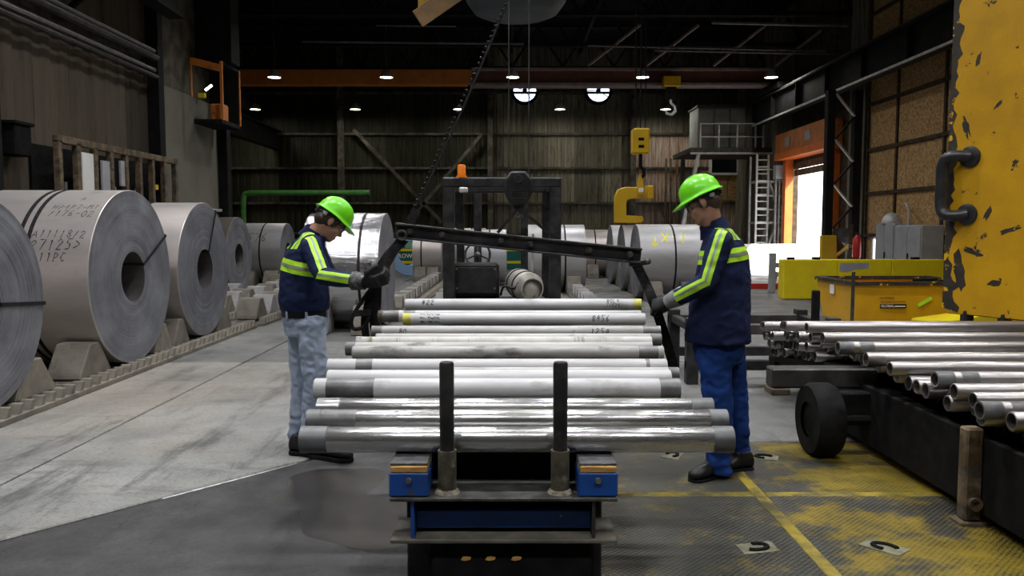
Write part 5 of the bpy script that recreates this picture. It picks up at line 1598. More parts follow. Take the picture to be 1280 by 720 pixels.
# vertical pipes on the back wall
for k, px in enumerate((832, 838, 846, 853)):
    q = P(px, 250, Y_BACK - 0.4)
    tag(MB().cyl((0, 0, 0), (0, 0, 4.6), 0.045, n=8).bb(-0.05, 0.05, 0, 0.3, 2.0, 2.08).build('riser_pipe', MT['rust'], None, (q.x, q.y, 0)), 'rusty riser pipe on the back wall under mezzanine edge', 'pipe', 'riser pipes on the back wall')

# ---- C-hook on its crane
CH = thing('coil_hook', 'yellow C-shaped coil hook hanging from a yellow hook block', 'hook', P(795, 245, 20))


def cp(px, py):
    v = P(px, py, 20) - P(795, 245, 20)
    return (v.x, v.z)


prof = [cp(768, 246), cp(772, 237), cp(780, 234), cp(804, 234), cp(804, 248), cp(784, 248), cp(781, 252), cp(781, 270), cp(802, 270), cp(804, 276), cp(800, 279), cp(768, 279)]
MB().prism(prof, (0, -0.14, 0), (1, 0, 0), (0, 0, 1), (0, 0.28, 0), 0.02).build('c_body', MT['yellow'], CH)
a1, a2 = cp(807, 232), cp(816, 249)
MB().bb(a1[0], a2[0], -0.17, 0.17, a2[1], a1[1], 0.03).build('counterweight', MT['yellow'], CH)
lk = [cp(795, 244), cp(804, 244), cp(802, 226), cp(799, 217), cp(796, 226)]
MB().prism(lk, (0, -0.2, 0), (1, 0, 0), (0, 0, 1), (0, 0.10, 0), 0.01).build('link', MT['yellow'], CH)
q = cp(799.5, 238)
MB().bb(q[0] - 0.06, q[0] + 0.06, -0.215, -0.2, q[1] - 0.05, q[1] + 0.05).build('load_plate', MT['white'], CH)
b1, b2 = cp(790, 161), cp(811, 193)
HBK = MB().bb(b1[0], b2[0], -0.2, 0.2, b2[1], b1[1], 0.04).build('hook_block', MT['yellow'], CH)
for py in (175, 184):
    q = cp(800, py)
    MB().bb(q[0] - 0.07, q[0] + 0.07, -0.21, -0.19, q[1] - 0.035, q[1] + 0.035, 0.004).build('block_slot', MT['blackmatte'], HBK)
q0, q1 = cp(800, 193), cp(800, 222)
MB().tube([(q0[0], -0.1, q0[1]), (q0[0], -0.1, q0[1] - 0.3), (q0[0] + 0.08, -0.1, q0[1] - 0.38), (q0[0] + 0.09, -0.13, q1[1] + 0.05), (q0[0], -0.15, q1[1] - 0.02)], 0.045, 8).build('hook', MT['blackmatte'], CH)
for dx in (-0.12, 0.0, 0.12):
    MB().cyl((q0[0] + dx, 0, b1[1]), (q0[0] + dx, 0, 7.76 - P(795, 245, 20).z), 0.015, n=6).build('wire_rope', MT['roof_steel'], CH)

# ---- things at the left and back
GP = tag(MB().tube(arc([P(305, 300, 30), P(304, 262, 30), P(305, 245, 30), P(311, 241.5, 30), P(330, 241, 30), P(400, 241, 30), P(462, 241, 30)], 40), 0.10, 12).bb(P(305, 300, 30).x - 0.1, P(305, 300, 30).x + 0.1, 29.9, 30.1, 0, P(305, 300, 30).z).build('green_pipe', MT['green_pipe']), 'bent bright green pipe before the dark back wall', 'pipe')
TEAL = thing('teal_container', 'teal machine container with yellow bands behind the coils', 'machine', (-4.5, 30, 0))
MB().bb(0, 5.3, 0, 1.6, 0, 1.22, 0.02).build('body', MT['teal'], TEAL)
for z in (0.22, 0.68):
    MB().bb(-0.01, 5.31, -0.02, 0.02, z, z + 0.10).build('yellow_band', MT['yellow_lemon'], TEAL)
MB().bb(0.5, 1.1, -0.03, 0.02, 0.80, 1.20).build('light_panel', MT['teal_light'], TEAL)
link('writing', text_mesh('ROWE', 0.22, MT['white'], lambda u, v: Vector((0.55 + u, -0.025, 0.50 + v)), 'writing', 0, 0.004), TEAL)
BR = tag(MB().lathe([(0, 0.55), (0.15, 0.72), (0.3, 0.72), (0.3, 0.40), (0, 0.40)], axis=(0.5, -0.85, 0), n=28, closed=True).build('cable_reel', MT['blue_light'], None, (P(497, 310, 24).x, 26.0, 0.74)), 'pale blue round reel beside the teal container', 'reel')

# storage rack with bars on the left wall
SRK = thing('bar_rack', 'rusty steel bar rack with notice boards along left wall', 'rack', (-7.0, 12.4, 0))
RL = 4.4
MB().bb(-0.05, 0.05, 0, RL, 2.86, 2.98, 0.01).build('top_rail', MT['rust'], SRK)
MB().bb(-0.04, 0.04, 0, RL, 0.9, 1.0, 0.01).build('lower_rail', MT['rust'], SRK)
for k in range(9):
    MB().bb(-0.05, 0.05, 0.535 * k, 0.535 * k + 0.10, 0, 2.9, 0.008).build('post', MT['rust'], SRK)
for k in range(15):
    MB().cyl((-0.25, 0.2 + 0.27 * k, 0), (-0.28, 0.2 + 0.27 * k, 1.9 + 0.4 * ((k * 7) % 3) / 2), 0.025, n=6).build('stored_bar', MT['grey_cab'] if k % 3 else MT['rust'], SRK)
MB().bb(-0.4, -0.38, 0, RL, 0, 2.85).build('back_sheet', MT['blackmatte'], SRK)
for y0, y1, z0, z1, m_ in ((0.72, 1.15, 2.1, 2.78, 'white'), (1.35, 1.72, 2.1, 2.7, 'paper'), (2.0, 2.2, 2.3, 2.75, 'paper')):
    MB().bb(-0.02, 0.02, y0, y1, z0, z1, 0.005).build('notice_board', MT[m_], SRK)
MB().bb(-0.02, 0.02, 3.25, 3.5, 2.3, 2.4).build('yellow_tag', MT['yellow'], SRK)
BXB = tag(MB().bb(-0.15, 0.15, -0.2, 0.2, 0, 0.45, 0.02).bb(-0.18, 0.18, -0.24, 0.24, 0.45, 0.5, 0.01).build('wall_box', MT['blackmatte'], None, (X_LEFT + 0.2, 11.85, 2.6)), 'black box mounted on left wall over the bar rack end', 'box')
for k, (y0, z) in enumerate(((4, 5.12), (4, 4.98), (4, 4.74), (4, 4.60))):
    tag(MB().cyl((0, 0, 0), (0, 12.5, 0), 0.045 if k != 1 else 0.07, n=8).build('wall_pipe', MT['pipe_grey'] if k % 2 == 0 else MT['dark_steel'], None, (X_LEFT + 0.25 + 0.05 * (k % 2), y0, z)), 'long horizontal wall pipe, %s of four along the left wall' % ('topmost', 'second from top', 'third from top', 'lowest')[k], 'pipe')
CAB = thing('crane_cab', 'orange framed crane cab with small lit tube, hung at the end of left wall', 'cab', P(259, 150, 19))
cw, cz = 0.72, 1.35
for x in (-cw / 2, cw / 2):
    for y in (0, 1.2):
        MB().bb(x - 0.03, x + 0.03, y - 0.03, y + 0.03, 0, cz, 0.005).build('corner_post', MT['orange'], CAB)
MB().bar((-cw / 2, 0, cz + 0.02), (cw / 2, 0, cz - 0.16), 0.08, 0.16).build('roof_edge', MT['orange'], CAB)
MB().bb(-cw / 2, cw / 2, -0.04, 1.24, -0.08, 0.02, 0.01).build('floor_plate', MT['roof_steel'], CAB)
MB().bb(-cw / 2, cw / 2, 0, 1.24, cz - 0.04, cz + 0.04, 0.01).build('roof', MT['roof_steel'], CAB)
MB().bb(-cw / 2, cw / 2, 1.15, 1.2, 0, cz).build('rear_panel', MT['roof_steel'], CAB)
MB().bb(-0.02, 0.30, 0.25, 0.6, 0, 0.42, 0.03).build('seat', MT['orange'], CAB)
MB().bar((-0.10, 0.2, 0.72), (0.06, 0.2, 0.84), 0.03, 0.05).build('lit_tube', MT['tube_glow'], CAB)
MB().bb(-0.28, -0.12, 0.2, 0.3, 0.55, 0.66).build('yellow_box', MT['yellow_lemon'], CAB)
MB().bb(-0.5, 0.5, 0.3, 0.9, cz + 0.04, Z_TOP - P(259, 150, 19).z, 0.01).build('hanger', MT['roof_steel'], CAB)
TB = thing('tan_beam', 'tan wooden beam end hanging under the roof near hoist rope', 'beam', P(540, 14, 14))
MB().bar(P(522, 24, 14) - P(540, 14, 14), P(600, -30, 14.0) - P(540, 14, 14), 0.3, 0.16, (0, 1, 0.4), 0.01).build('beam', MT['tan'], TB)
MB().bb(-0.25, -0.05, 0.1, 0.3, -0.05, 1.0).build('bracket', MT['yellow'], TB)
MB().cyl((0.3, 0, 0.3), (0.3, 0, Z_TOP - P(540, 14, 14).z), 0.03, n=6).build('hanger_rod', MT['roof_steel'], TB)
DR = thing('drum_shroud', 'slate blue round hoist shroud under the roof at the hoist rope', 'shroud', P(645, 2, 14))
MB().lathe([(-0.25, 0.0), (-0.25, 0.55), (-0.18, 0.72), (0.0, 0.85), (0.35, 0.85), (0.35, 0.0)], n=32).build('shroud', MT['slate'], DR)
MB().bb(-0.15, 0.15, -0.15, 0.15, 0.35, Z_TOP - P(645, 2, 14).z).build('hanger', MT['roof_steel'], DR)
MB().bar((0.18, -0.9, -0.1), (0.24, -0.9, 0.35), 0.02, 0.05).build('bracket', MT['galv'], DR)

# ================================================================== PEOPLE
def remeshed(mb, name, mat_, voxel, smooth_it=6, fold=None):
    """union of closed pieces -> one continuous surface"""
    bmesh.ops.recalc_face_normals(mb.bm, faces=mb.bm.faces[:])
    me = bpy.data.meshes.new(name)
    mb.bm.to_mesh(me)
    mb.bm.free()
    ob = bpy.data.objects.new('tmp', me)
    col.objects.link(ob)
    md = ob.modifiers.new('r', 'REMESH')
    md.mode = 'VOXEL'
    md.voxel_size = voxel
    md.use_smooth_shade = True
    ms = ob.modifiers.new('s', 'SMOOTH')
    ms.factor = 0.5
    ms.iterations = smooth_it
    dg = bpy.context.evaluated_depsgraph_get()
    out = bpy.data.meshes.new_from_object(ob.evaluated_get(dg))
    bpy.data.objects.remove(ob)
    bpy.data.meshes.remove(me)
    if fold:
        nrm_ = [v.normal.copy() for v in out.vertices]
        for v, n_ in zip(out.vertices, nrm_):
            v.co += n_ * fold(v.co)
    out.name = name
    out.materials.clear()
    out.materials.append(mat_)
    out.shade_smooth()
    return out


def cut_patch(src, planes, pred, off, name, mat_):
    """piece of a garment between planes (co, outward normal), lifted off it"""
    bm = bmesh.new()
    bm.from_mesh(src)
    for co, no in planes:
        bmesh.ops.bisect_plane(bm, geom=bm.verts[:] + bm.edges[:] + bm.faces[:], plane_co=co, plane_no=no, clear_outer=True)
    kill = [f for f in bm.faces if not pred(f.calc_center_median(), f.normal)]
    bmesh.ops.delete(bm, geom=kill, context='FACES')
    bm.normal_update()
    nn = {v: v.normal.copy() for v in bm.verts}
    for v, n_ in nn.items():
        v.co += n_ * off
    me = bpy.data.meshes.new(name)
    bm.to_mesh(me)
    bm.free()
    me.materials.append(mat_)
    me.shade_smooth()
    return me


def seg_t(p, a, b):
    d = b - a
    t = (p - a).dot(d) / d.length_squared
    tt = max(0, min(1, t))
    return t, (p - (a + d * tt)).length


def chain(mb, pts, rs, n=14):
    """rounded tapering limb"""
    for p, r in zip(pts, rs):
        mb.ball(p, r * 0.995, seg=14)
    for i in range(len(pts) - 1):
        mb.cyl(pts[i], pts[i + 1], rs[i], rs[i + 1], n)
    return mb


def glove_mesh(wrist, d, n_, thumb_s, curls, base, sc_=1.0):
    """d: hand direction, n_: way the fingers curl, thumb_s: side of the thumb"""
    d = d.normalized()
    n_ = (n_ - d * n_.dot(d)).normalized()
    s = d.cross(n_)
    if s.dot(thumb_s) < 0:
        s = -s
    mb = MB()
    W = wrist - base
    secs = []
    for t, hw, ht in ((-0.01, 0.032, 0.026), (0.03, 0.040, 0.026), (0.07, 0.047, 0.024), (0.10, 0.045, 0.021)):
        secs.append((W + d * t * sc_, s * hw * sc_, n_ * ht * sc_))
    mb.loft(secs, 16)
    for k, (o, L) in enumerate(((0.034, 0.92), (0.0115, 1.0), (-0.0115, 0.95), (-0.034, 0.78))):
        p = W + (d * 0.095 + s * o) * sc_
        ang = 0.0
        pts, rs = [p - d * 0.02], [0.0125]
        for j, (ln, cu) in enumerate(zip((0.045, 0.030, 0.024), curls[k] if isinstance(curls[0], (tuple, list)) else curls)):
            ang += R(cu)
            dd = d * math.cos(ang) + n_ * math.sin(ang)
            p = p + dd * ln * L * sc_
            pts.append(p)
            rs.append((0.0125, 0.0118, 0.0105)[j])
        chain(mb, pts, [r * sc_ for r in rs], 12)
    p = W + (d * 0.03 + s * 0.038) * sc_
    pts, rs = [p - s * 0.015], [0.017 * sc_]
    for ln, v in ((0.038, d * 0.55 + s * 0.62 + n_ * 0.45), (0.034, d * 0.72 + s * 0.15 + n_ * 0.65), (0.026, d * 0.75 - s * 0.15 + n_ * 0.62)):
        p = p + v.normalized() * ln * sc_
        pts.append(p)
        rs.append((0.0155 - 0.002 * len(rs) * 0.5) * sc_)
    chain(mb, pts, rs, 12)
    return mb


def head_parts(root, base, C, fwd, left, hair_mat, glasses):
    """returns frame; builds hair, helmet, glasses, eyes as children"""
    f = fwd.normalized()
    l = (left - f * left.dot(f)).normalized()
    u = f.cross(l)
    if u.z < 0:
        u = -u
    Mx = Matrix((f, l, u)).transposed()
    O = C - base

    def L(a, b, c):
        return O + f * a + l * b + u * c
    # hair: shell over the back and sides
    mb = MB()
    mb.ball(L(-0.012, 0, 0.03), (0.102, 0.083, 0.098), Mx, 24)
    mb.ball(L(-0.055, 0, -0.015), (0.055, 0.072, 0.06), Mx, 20)
    bmesh.ops.bisect_plane(mb.bm, geom=mb.bm.verts[:] + mb.bm.edges[:] + mb.bm.faces[:], plane_co=L(0.045, 0, 0.0), plane_no=(f * 1.0 - u * 0.35).normalized(), clear_outer=True)
    hm = mb.mesh('hair', hair_mat)
    link('hair', hm, root)
    for s in (-1, 1):
        MB().tube([L(0.035, s * 0.077, 0.02), L(0.025, s * 0.079, -0.01), L(0.018, s * 0.077, -0.035)], [0.012, 0.010, 0.004], 8).build('sideburn', hair_mat, root)
        MB().ball(L(0.086, s * 0.030, -0.005), 0.012, seg=12).build('eye', MT['eye'], root)
        MB().tube([L(0.097, s * 0.012, 0.017), L(0.098, s * 0.032, 0.022), L(0.088, s * 0.05, 0.014)], [0.004, 0.005, 0.003], 6).build('eyebrow', hair_mat, root)
    MB().ball(L(0.088, 0, -0.078), (0.012, 0.024, 0.007), Mx, 12).build('lips', MT['lips'], root)
    # helmet
    hp = link('helmet', None, root)
    tilt = Matrix.Rotation(R(-4), 3, 'Y')
    mb = MB()
    nseg = 48

    def hpnt(ph, rr_, h, brim=0.0):
        a = math.cos(ph) * (0.128 * rr_ + brim * max(0, math.cos(ph)) ** 0.8 * 0.055 + brim * 0.014)
        b = math.sin(ph) * (0.106 * rr_ + brim * 0.014)
        return L(a - 0.004, b, 0.046 + h)
    rows_ = [(1.0, -0.012, 1.0), (1.0, -0.006, 0.98), (1.0, 0.0, 0.35), (1.0, 0.008, 0.0)]
    for t in range(1, 13):
        an = R(90 * t / 12)
        rows_.append((math.cos(an * 0.985) ** 0.8, 0.008 + 0.118 * math.sin(an), 0.0))
    rings = []
    for rr_, h, br_ in rows_:
        ring_ = []
        for i in range(nseg):
            ph = 2 * math.pi * i / nseg
            drop = -0.012 * br_ * max(0, math.cos(ph))
            p = hpnt(ph, rr_, h + drop, br_)
            ring_.append(mb.bm.verts.new(p))
        rings.append(ring_)
    # inside
    for t in range(11, -1, -1):
        an = R(90 * t / 12)
        ring_ = [mb.bm.verts.new(hpnt(2 * math.pi * i / nseg, math.cos(an * 0.985) ** 0.8 * 0.965, -0.004 + 0.116 * math.sin(an))) for i in range(nseg)]
        rings.append(ring_)
    mb.skin(rings, False, False)
    for i in range(nseg):
        mb.bm.faces.new((rings[0][i], rings[-1][i], rings[-1][(i + 1) % nseg], rings[0][(i + 1) % nseg]))
    mb.bm.faces.new(rings[len(rows_) - 1])
    mb.build('shell', MT['helmet'], hp, ang=50)
    # raised ridge along the crown
    MB().tube([L(0.128 * math.cos(R(q)) - 0.004, 0, 0.052 + 0.120 * math.sin(R(q))) for q in range(25, 160, 9)], 0.008, 8).build('crown_ridge', MT['helmet'], hp)
    mb = MB()
    rings = []
    for rr_, h in ((0.90, 0.03), (0.90, -0.012), (0.86, -0.012), (0.86, 0.03)):
        rings.append([mb.bm.verts.new(hpnt(2 * math.pi * i / 40, rr_, h - 0.030 * max(0, -math.cos(2 * math.pi * i / 40)))) for i in range(40)])
    mb.skin(rings, closed=True)
    mb.build('headband', MT['plastic_black'], hp)
    MB().bar(L(-0.122, -0.03, 0.012), L(-0.122, 0.03, 0.012), 0.018, 0.03, u, 0.006).build('ratchet_knob', MT['plastic_black'], hp)
    for s in (-1, 1):
        MB().bar(L(-0.085, s * 0.078, 0.010), L(-0.055, s * 0.088, 0.014), 0.012, 0.026, u, 0.004).build('ratchet_strap', MT['cuff'], hp)
    # glasses
    gl = link('safety_glasses', None, root)
    MB().tube([L(0.098, 0.058, 0.012), L(0.108, 0.03, 0.014), L(0.112, 0.0, 0.012), L(0.108, -0.03, 0.014), L(0.098, -0.058, 0.012)], 0.004, 8).build('brow_bar', glasses, gl)
    for s in (-1, 1):
        MB().tube([L(0.098, s * 0.058, 0.012), L(0.06, s * 0.080, 0.010), L(-0.01, s * 0.085, 0.008)], 0.0035, 6).build('temple', MT['plastic_black'], gl)
        MB().ball(L(0.100, s * 0.032, -0.006), (0.006, 0.026, 0.018), Mx, 14).build('lens', glasses, gl)
    return L, Mx, f, l, u


def head_solid(mb, L, Mx, neck_base, C, base):
    mb.ball(L(-0.008, 0, 0.03), (0.098, 0.078, 0.094), Mx, 28)
    mb.ball(L(0.030, 0, -0.035), (0.066, 0.062, 0.085), Mx, 24)
    mb.ball(L(0.055, 0, -0.088), (0.036, 0.040, 0.030), Mx, 18)
    mb.ball(L(0.066, 0, -0.106), (0.025, 0.026, 0.018), Mx, 16)
    mb.ball(L(0.080, 0, 0.012), (0.018, 0.050, 0.014), Mx, 16)
    mb.loft([(L(0.092, 0, 0.004), (L(0, 0.009, 0) - L(0, 0, 0)), (L(0.009, 0, 0) - L(0, 0, 0))), (L(0.108, 0, -0.025), (L(0, 0.012, 0) - L(0, 0, 0)), (L(0.012, 0, 0) - L(0, 0, 0))),
             (L(0.114, 0, -0.040), (L(0, 0.016, 0) - L(0, 0, 0)), (L(0.014, 0, 0) - L(0, 0, 0))), (L(0.095, 0, -0.050), (L(0, 0.013, 0) - L(0, 0, 0)), (L(0.012, 0, 0) - L(0, 0, 0)))], 12)
    mb.ball(L(0.082, 0, -0.070), (0.017, 0.026, 0.010), Mx, 12)
    mb.ball(L(0.082, 0, -0.084), (0.016, 0.024, 0.009), Mx, 12)
    for s in (-1, 1):
        mb.ball(L(0.062, s * 0.042, -0.035), (0.022, 0.020, 0.022), Mx, 12)
        mb.ball(L(-0.004, s * 0.080, -0.012), (0.018, 0.011, 0.032), Mx, 14)
        mb.ball(L(0.000, s * 0.086, -0.004), (0.017, 0.007, 0.018), Mx, 12)
    mb.cyl(L(-0.022, 0, -0.03), neck_base, 0.056, 0.062, 18)
    return mb


def boot(root, base, heel, toe, ankle, mat_sole, nm='boot'):
    """heel and toe on the ground"""
    H, T, A = heel - base, toe - base, ankle - base
    H.z = T.z = 0
    d = (T - H)
    Ln = d.length
    d.normalize()
    s = Vector((-d.y, d.x, 0))
    up = Vector((0, 0, 1))
    e = link(nm, None, root)
    mb = MB()
    secs = []
    for t, hw, top in ((0.0, 0.026, 0.075), (0.04, 0.038, 0.105), (0.25, 0.042, 0.115), (0.48, 0.043, 0.100), (0.65, 0.050, 0.080), (0.82, 0.052, 0.070), (0.94, 0.042, 0.058), (1.0, 0.022, 0.040)):
        c = H + d * (Ln * t) + up * (0.022 + (top - 0.0) / 2)
        secs.append((c, s * hw, up * (top / 2)))
    mb.loft(secs, 18)
    mb.loft([(H + d * 0.09 + up * 0.07, d * 0.065, s * 0.046), (H + d * 0.085 + up * 0.14, d * 0.056, s * 0.046), ((A + H + d * 0.08 + up * 0.2) / 2 * 1.0, d * 0.055, s * 0.047), (A + up * 0.06, d * 0.058, s * 0.050)], 16)
    link('upper', remeshed(mb, 'upper', MT['leather'], 0.008, 4), e)
    mb = MB()
    outl = []
    for t, hw in ((0.0, 0.02), (0.03, 0.036), (0.12, 0.044), (0.4, 0.044), (0.62, 0.053), (0.8, 0.056), (0.93, 0.046), (1.005, 0.02)):
        outl.append((t * Ln, hw))
    poly = outl + [(x, -w_) for x, w_ in reversed(outl)]
    mb.prism(poly, H, d, s, up * 0.028, 0.004)
    mb.build('sole', mat_sole, e)
    for k in range(4):
        c = H + d * (Ln * (0.40 + 0.07 * k)) + up * (0.13 - 0.012 * k)
        MB().tube([c - s * 0.03 - up * 0.012, c + up * 0.004, c + s * 0.03 - up * 0.012], 0.004, 6).build('lace', MT['leather'], e)
    return e


def folds(scale, amp, stretch, seed):
    def fn(p):
        v = Vector((p.x * stretch[0] * scale, p.y * stretch[1] * scale, p.z * stretch[2] * scale + seed))
        a = noise.noise(v)
        b = 1 - abs(noise.noise(v * 1.9 + Vector((5, 3, seed))))
        return amp * (a * 0.8 + (b - 0.75) * 1.4)
    return fn


def person(spec):
    B = spec['base']
    root = thing('person', spec['label'], 'person', B)
    fwd, left = spec['fwd'].normalized(), spec['left'].normalized()
    near = spec['near']          # +1 if the left side faces the camera, -1 if the right side does
    L, Mx, hf, hl, hu = head_parts(root, B, spec['head'], spec['head_fwd'], left, MT['hair'], spec['glasses'])
    J = {k: (v - B) for k, v in spec['joints'].items()}
    tor = [(c - B, a, b) for c, a, b in spec['torso']]
    # body
    mb = MB()
    head_solid(mb, L, Mx, J['neck'], None, B)
    mb.loft([(c, fwd * a * 0.8, left * b * 0.8) for c, a, b in tor], 20)
    mb.ball(tor[0][0], (0.13, 0.13, 0.10))
    mb.cyl(J['neck'], tor[-2][0], 0.062, 0.08, 16)
    for s in ('n', 'f'):
        chain(mb, [J['sh_' + s], J['el_' + s], J['wr_' + s]], [0.05, 0.04, 0.027])
        hd = (J['hand_' + s] - J['wr_' + s]).normalized()
        chain(mb, [J['wr_' + s], J['wr_' + s] + hd * 0.07], [0.025, 0.022])
        chain(mb, [J['hip_' + s], J['kn_' + s], J['an_' + s]], [0.08, 0.055, 0.04])
    link('body', remeshed(mb, 'body', MT['skin'], 0.0075, 3), root)
    # jacket
    mb = MB()
    hem = spec['hem']
    secs = [(c, fwd * a, left * b) for c, a, b in tor]
    mb.loft(secs, 28)
    sl = spec['sleeve']
    for s in ('n', 'f'):
        mb.ball(J['sh_' + s], sl[0] * 1.02, seg=16)
        chain(mb, [J['sh_' + s], J['el_' + s], J['wr_' + s].lerp(J['el_' + s], 0.12)], sl)
        mb.cyl(J['sh_' + s], tor[-2][0], sl[0], 0.08, 14)
    jk = remeshed(mb, 'jacket', spec['jacket'], 0.011, 5, folds(6.5, 0.008, (1, 1, 1.5), spec['seed']))
    jo = link('jacket', jk, root)
    # collar
    cu = (J['neck'] - tor[-2][0]).normalized()
    mb = MB()
    cu = (cu + hf * -0.2).normalized()
    e1 = (fwd - cu * fwd.dot(cu)).normalized()
    e2 = cu.cross(e1)
    cc = J['neck'] - cu * 0.055
    rings = []
    for t, k in ((0.0, 1.25), (0.05, 1.02), (0.075, 0.98), (0.072, 0.90), (0.03, 0.88)):
        rings.append([mb.bm.verts.new(cc + cu * (t + (0.02 if math.cos(2 * math.pi * i / 28) < 0 else 0)) + e1 * (0.082 * k * math.cos(2 * math.pi * i / 28)) + e2 * (0.080 * k * math.sin(2 * math.pi * i / 28))) for i in range(28)])
    mb.skin(rings, False, False)
    mb.build('collar', spec['jacket'], jo)
    # tapes
    def tape(nm, planes_w, planes_n, pred):
        a = cut_patch(jk, planes_w, pred, 0.0035, 'reflective_tape', MT['lime'])
        o = link('reflective_tape', a, root)
        b = cut_patch(jk, planes_n, pred, 0.0055, 'silver_stripe', MT['silver'])
        link('silver_stripe', b, o)
    up = Vector((0, 0, 1))

    def far_from_arms(p, lim):
        for s in ('n', 'f'):
            t1, d1 = seg_t(p, J['sh_' + s], J['el_' + s])
            t2, d2 = seg_t(p, J['el_' + s], J['wr_' + s])
            if min(d1, d2) < lim:
                return False
        return True
    # body band
    c0, hgt, tl = spec['band']
    c0 = c0 - B
    nb = tl.normalized()

    def band_planes(h):
        return [(c0 + nb * h / 2, nb), (c0 - nb * h / 2, -nb)]
    tape('band', band_planes(hgt), band_planes(hgt * 0.26), lambda p, n_: far_from_arms(p, sl[0] * 1.02))
    # sleeve tapes: along the outside of the arm facing the camera side
    out_ = left * near
    for s, sg in (('n', 1), ('f', -1)):
        o = out_ * sg
        a, b, c = J['sh_' + s], J['el_' + s], J['wr_' + s]
        d1, d2 = (b - a).normalized(), (c - b).normalized()
        mid = (d1 + d2).normalized()
        q = o + up * 0.15
        o1 = (q - d1 * q.dot(d1)).normalized()
        w1 = d1.cross(o1)
        o2 = (q - d2 * q.dot(d2)).normalized()
        w2 = d2.cross(o2)
        wdt = 0.055

        def pl(co, w_, h):
            return [(co + w_ * h / 2, w_), (co - w_ * h / 2, -w_)]
        top = a - d1 * 0.075
        for (co, w_, dd, lim0, lim1, aa, bb_) in ((a, w1, d1, (top, -d1), (b, mid), a, b), (b, w2, d2, (b, -mid), (b.lerp(c, 0.80), d2), b, c)):
            ends_ = [(lim0[0], lim0[1]), (lim1[0], lim1[1])]
            oo = o1 if aa is a else o2
            pr_ = lambda p, n_, aa=aa, bb_=bb_, oo=oo: (p - aa).dot(oo) > 0.0 and n_.dot(oo) > 0.05 and seg_t(p, aa, bb_)[1] < sl[0] * 1.75
            tape('sleeve', pl(co, w_, wdt) + ends_, pl(co, w_, wdt * 0.26) + ends_, pr_)
    # short tape over the shoulder blade
    for sg in (-1, 1):
        sc0 = tor[-2][0] + left * sg * spec['back_off']
        wn_ = (left + up * 0.25 * sg * 0).normalized()
        zlo, zhi = spec['back_z']

        def pl2(h):
            return [(sc0 + wn_ * h / 2, wn_), (sc0 - wn_ * h / 2, -wn_), (Vector((0, 0, zlo)), -up), (Vector((0, 0, zhi)), up)]
        tape('back', pl2(0.07), pl2(0.018), lambda p, n_: n_.dot(fwd) < 0.25 and (p - tor[-2][0]).dot(fwd) < 0.03)
    # trousers
    mb = MB()
    tr = spec['trouser_r']
    for s in ('n', 'f'):
        hem_ = J['an_' + s] + Vector((0, 0, 0.015))
        mid1 = J['hip_' + s].lerp(J['kn_' + s], 0.5)
        mid2 = J['kn_' + s].lerp(hem_, 0.55)
        chain(mb, [J['hip_' + s], mid1, J['kn_' + s], mid2], [tr[0], (tr[0] + tr[1]) / 2, tr[1], (tr[1] + tr[2]) / 2], 18)
        mb.loft([(mid2, fwd * (tr[1] + tr[2]) / 2, left * (tr[1] + tr[2]) / 2), (hem_, fwd * tr[2], left * tr[2]), (hem_ - Vector((0, 0, 0.05)), fwd * tr[2] * 1.06, left * tr[2] * 1.02)], 18)
    w0 = spec['waist'] - B
    mb.loft([(w0, fwd * spec['waist_r'][0], left * spec['waist_r'][1]), (w0 - up * 0.10, fwd * spec['waist_r'][0] * 1.04, left * spec['waist_r'][1] * 1.04), (w0 - up * 0.19, fwd * spec['waist_r'][0] * 0.95, left * spec['waist_r'][1] * 0.95)], 24)
    base_f = folds(9.0, 0.009, (0.9, 0.9, 1.2), spec['seed'] + 4)
    z_h = J['an_n'].z

    def tfold(p):
        low = max(0.0, 1 - (p.z - z_h) / 0.30)
        zz_ = p.z * 75 + 3 * noise.noise(p * 9)
        return base_f(p) + 0.006 * low * math.sin(zz_)
    trm = remeshed(mb, 'trousers', spec['trouser_mat'], 0.010, 4, tfold)
    to = link('trousers', trm, root)
    if spec.get('belt'):
        mb = MB()
        bz = spec['belt'] - B
        a_, b_ = spec['waist_r'][0] * 1.05, spec['waist_r'][1] * 1.05
        rings = []
        for dz, k in ((-0.02, 1.0), (0.02, 1.0), (0.02, 0.94), (-0.02, 0.94)):
            rings.append([mb.bm.verts.new(bz + up * dz + fwd * a_ * k * math.cos(2 * math.pi * i / 40) + left * b_ * k * math.sin(2 * math.pi * i / 40)) for i in range(40)])
        mb.skin(rings, closed=True)
        mb.build('belt', MT['leather'], to)
        for an in (40, 100, 150, 210, 260, 320):
            c = bz + fwd * a_ * 1.02 * math.cos(R(an)) + left * b_ * 1.02 * math.sin(R(an))
            MB().bb(c.x - 0.007, c.x + 0.007, c.y - 0.007, c.y + 0.007, c.z - 0.028, c.z + 0.024).build('belt_loop', spec['trouser_mat'], to)
    # gloves
    for s in ('n', 'f'):
        gm = glove_mesh(J['wr_' + s] + B + (J['wr_' + s] - J['el_' + s]).normalized() * 0.015, J['hand_' + s] - J['wr_' + s], spec['curl_' + s], spec['thumb_' + s], spec['curls_' + s], B, 1.12)
        go = link('glove', remeshed(gm, 'glove', MT['glove'], 0.0048, 3), root)
        d = (J['wr_' + s] - J['el_' + s]).normalized()
        c = J['wr_' + s]
        MB().lathe([(-0.055, 0.040), (-0.055, 0.056), (-0.01, 0.050), (0.03, 0.042), (0.03, 0.034)], c, d, 24, True).build('cuff', spec['cuff'], go)
    for k, (h, t) in enumerate(spec['feet']):
        boot(root, B, h, t, (spec['joints']['an_n'] if k == 0 else spec['joints']['an_f']), MT['tyre'])
    return root


def V(*a):
    return Vector(a)


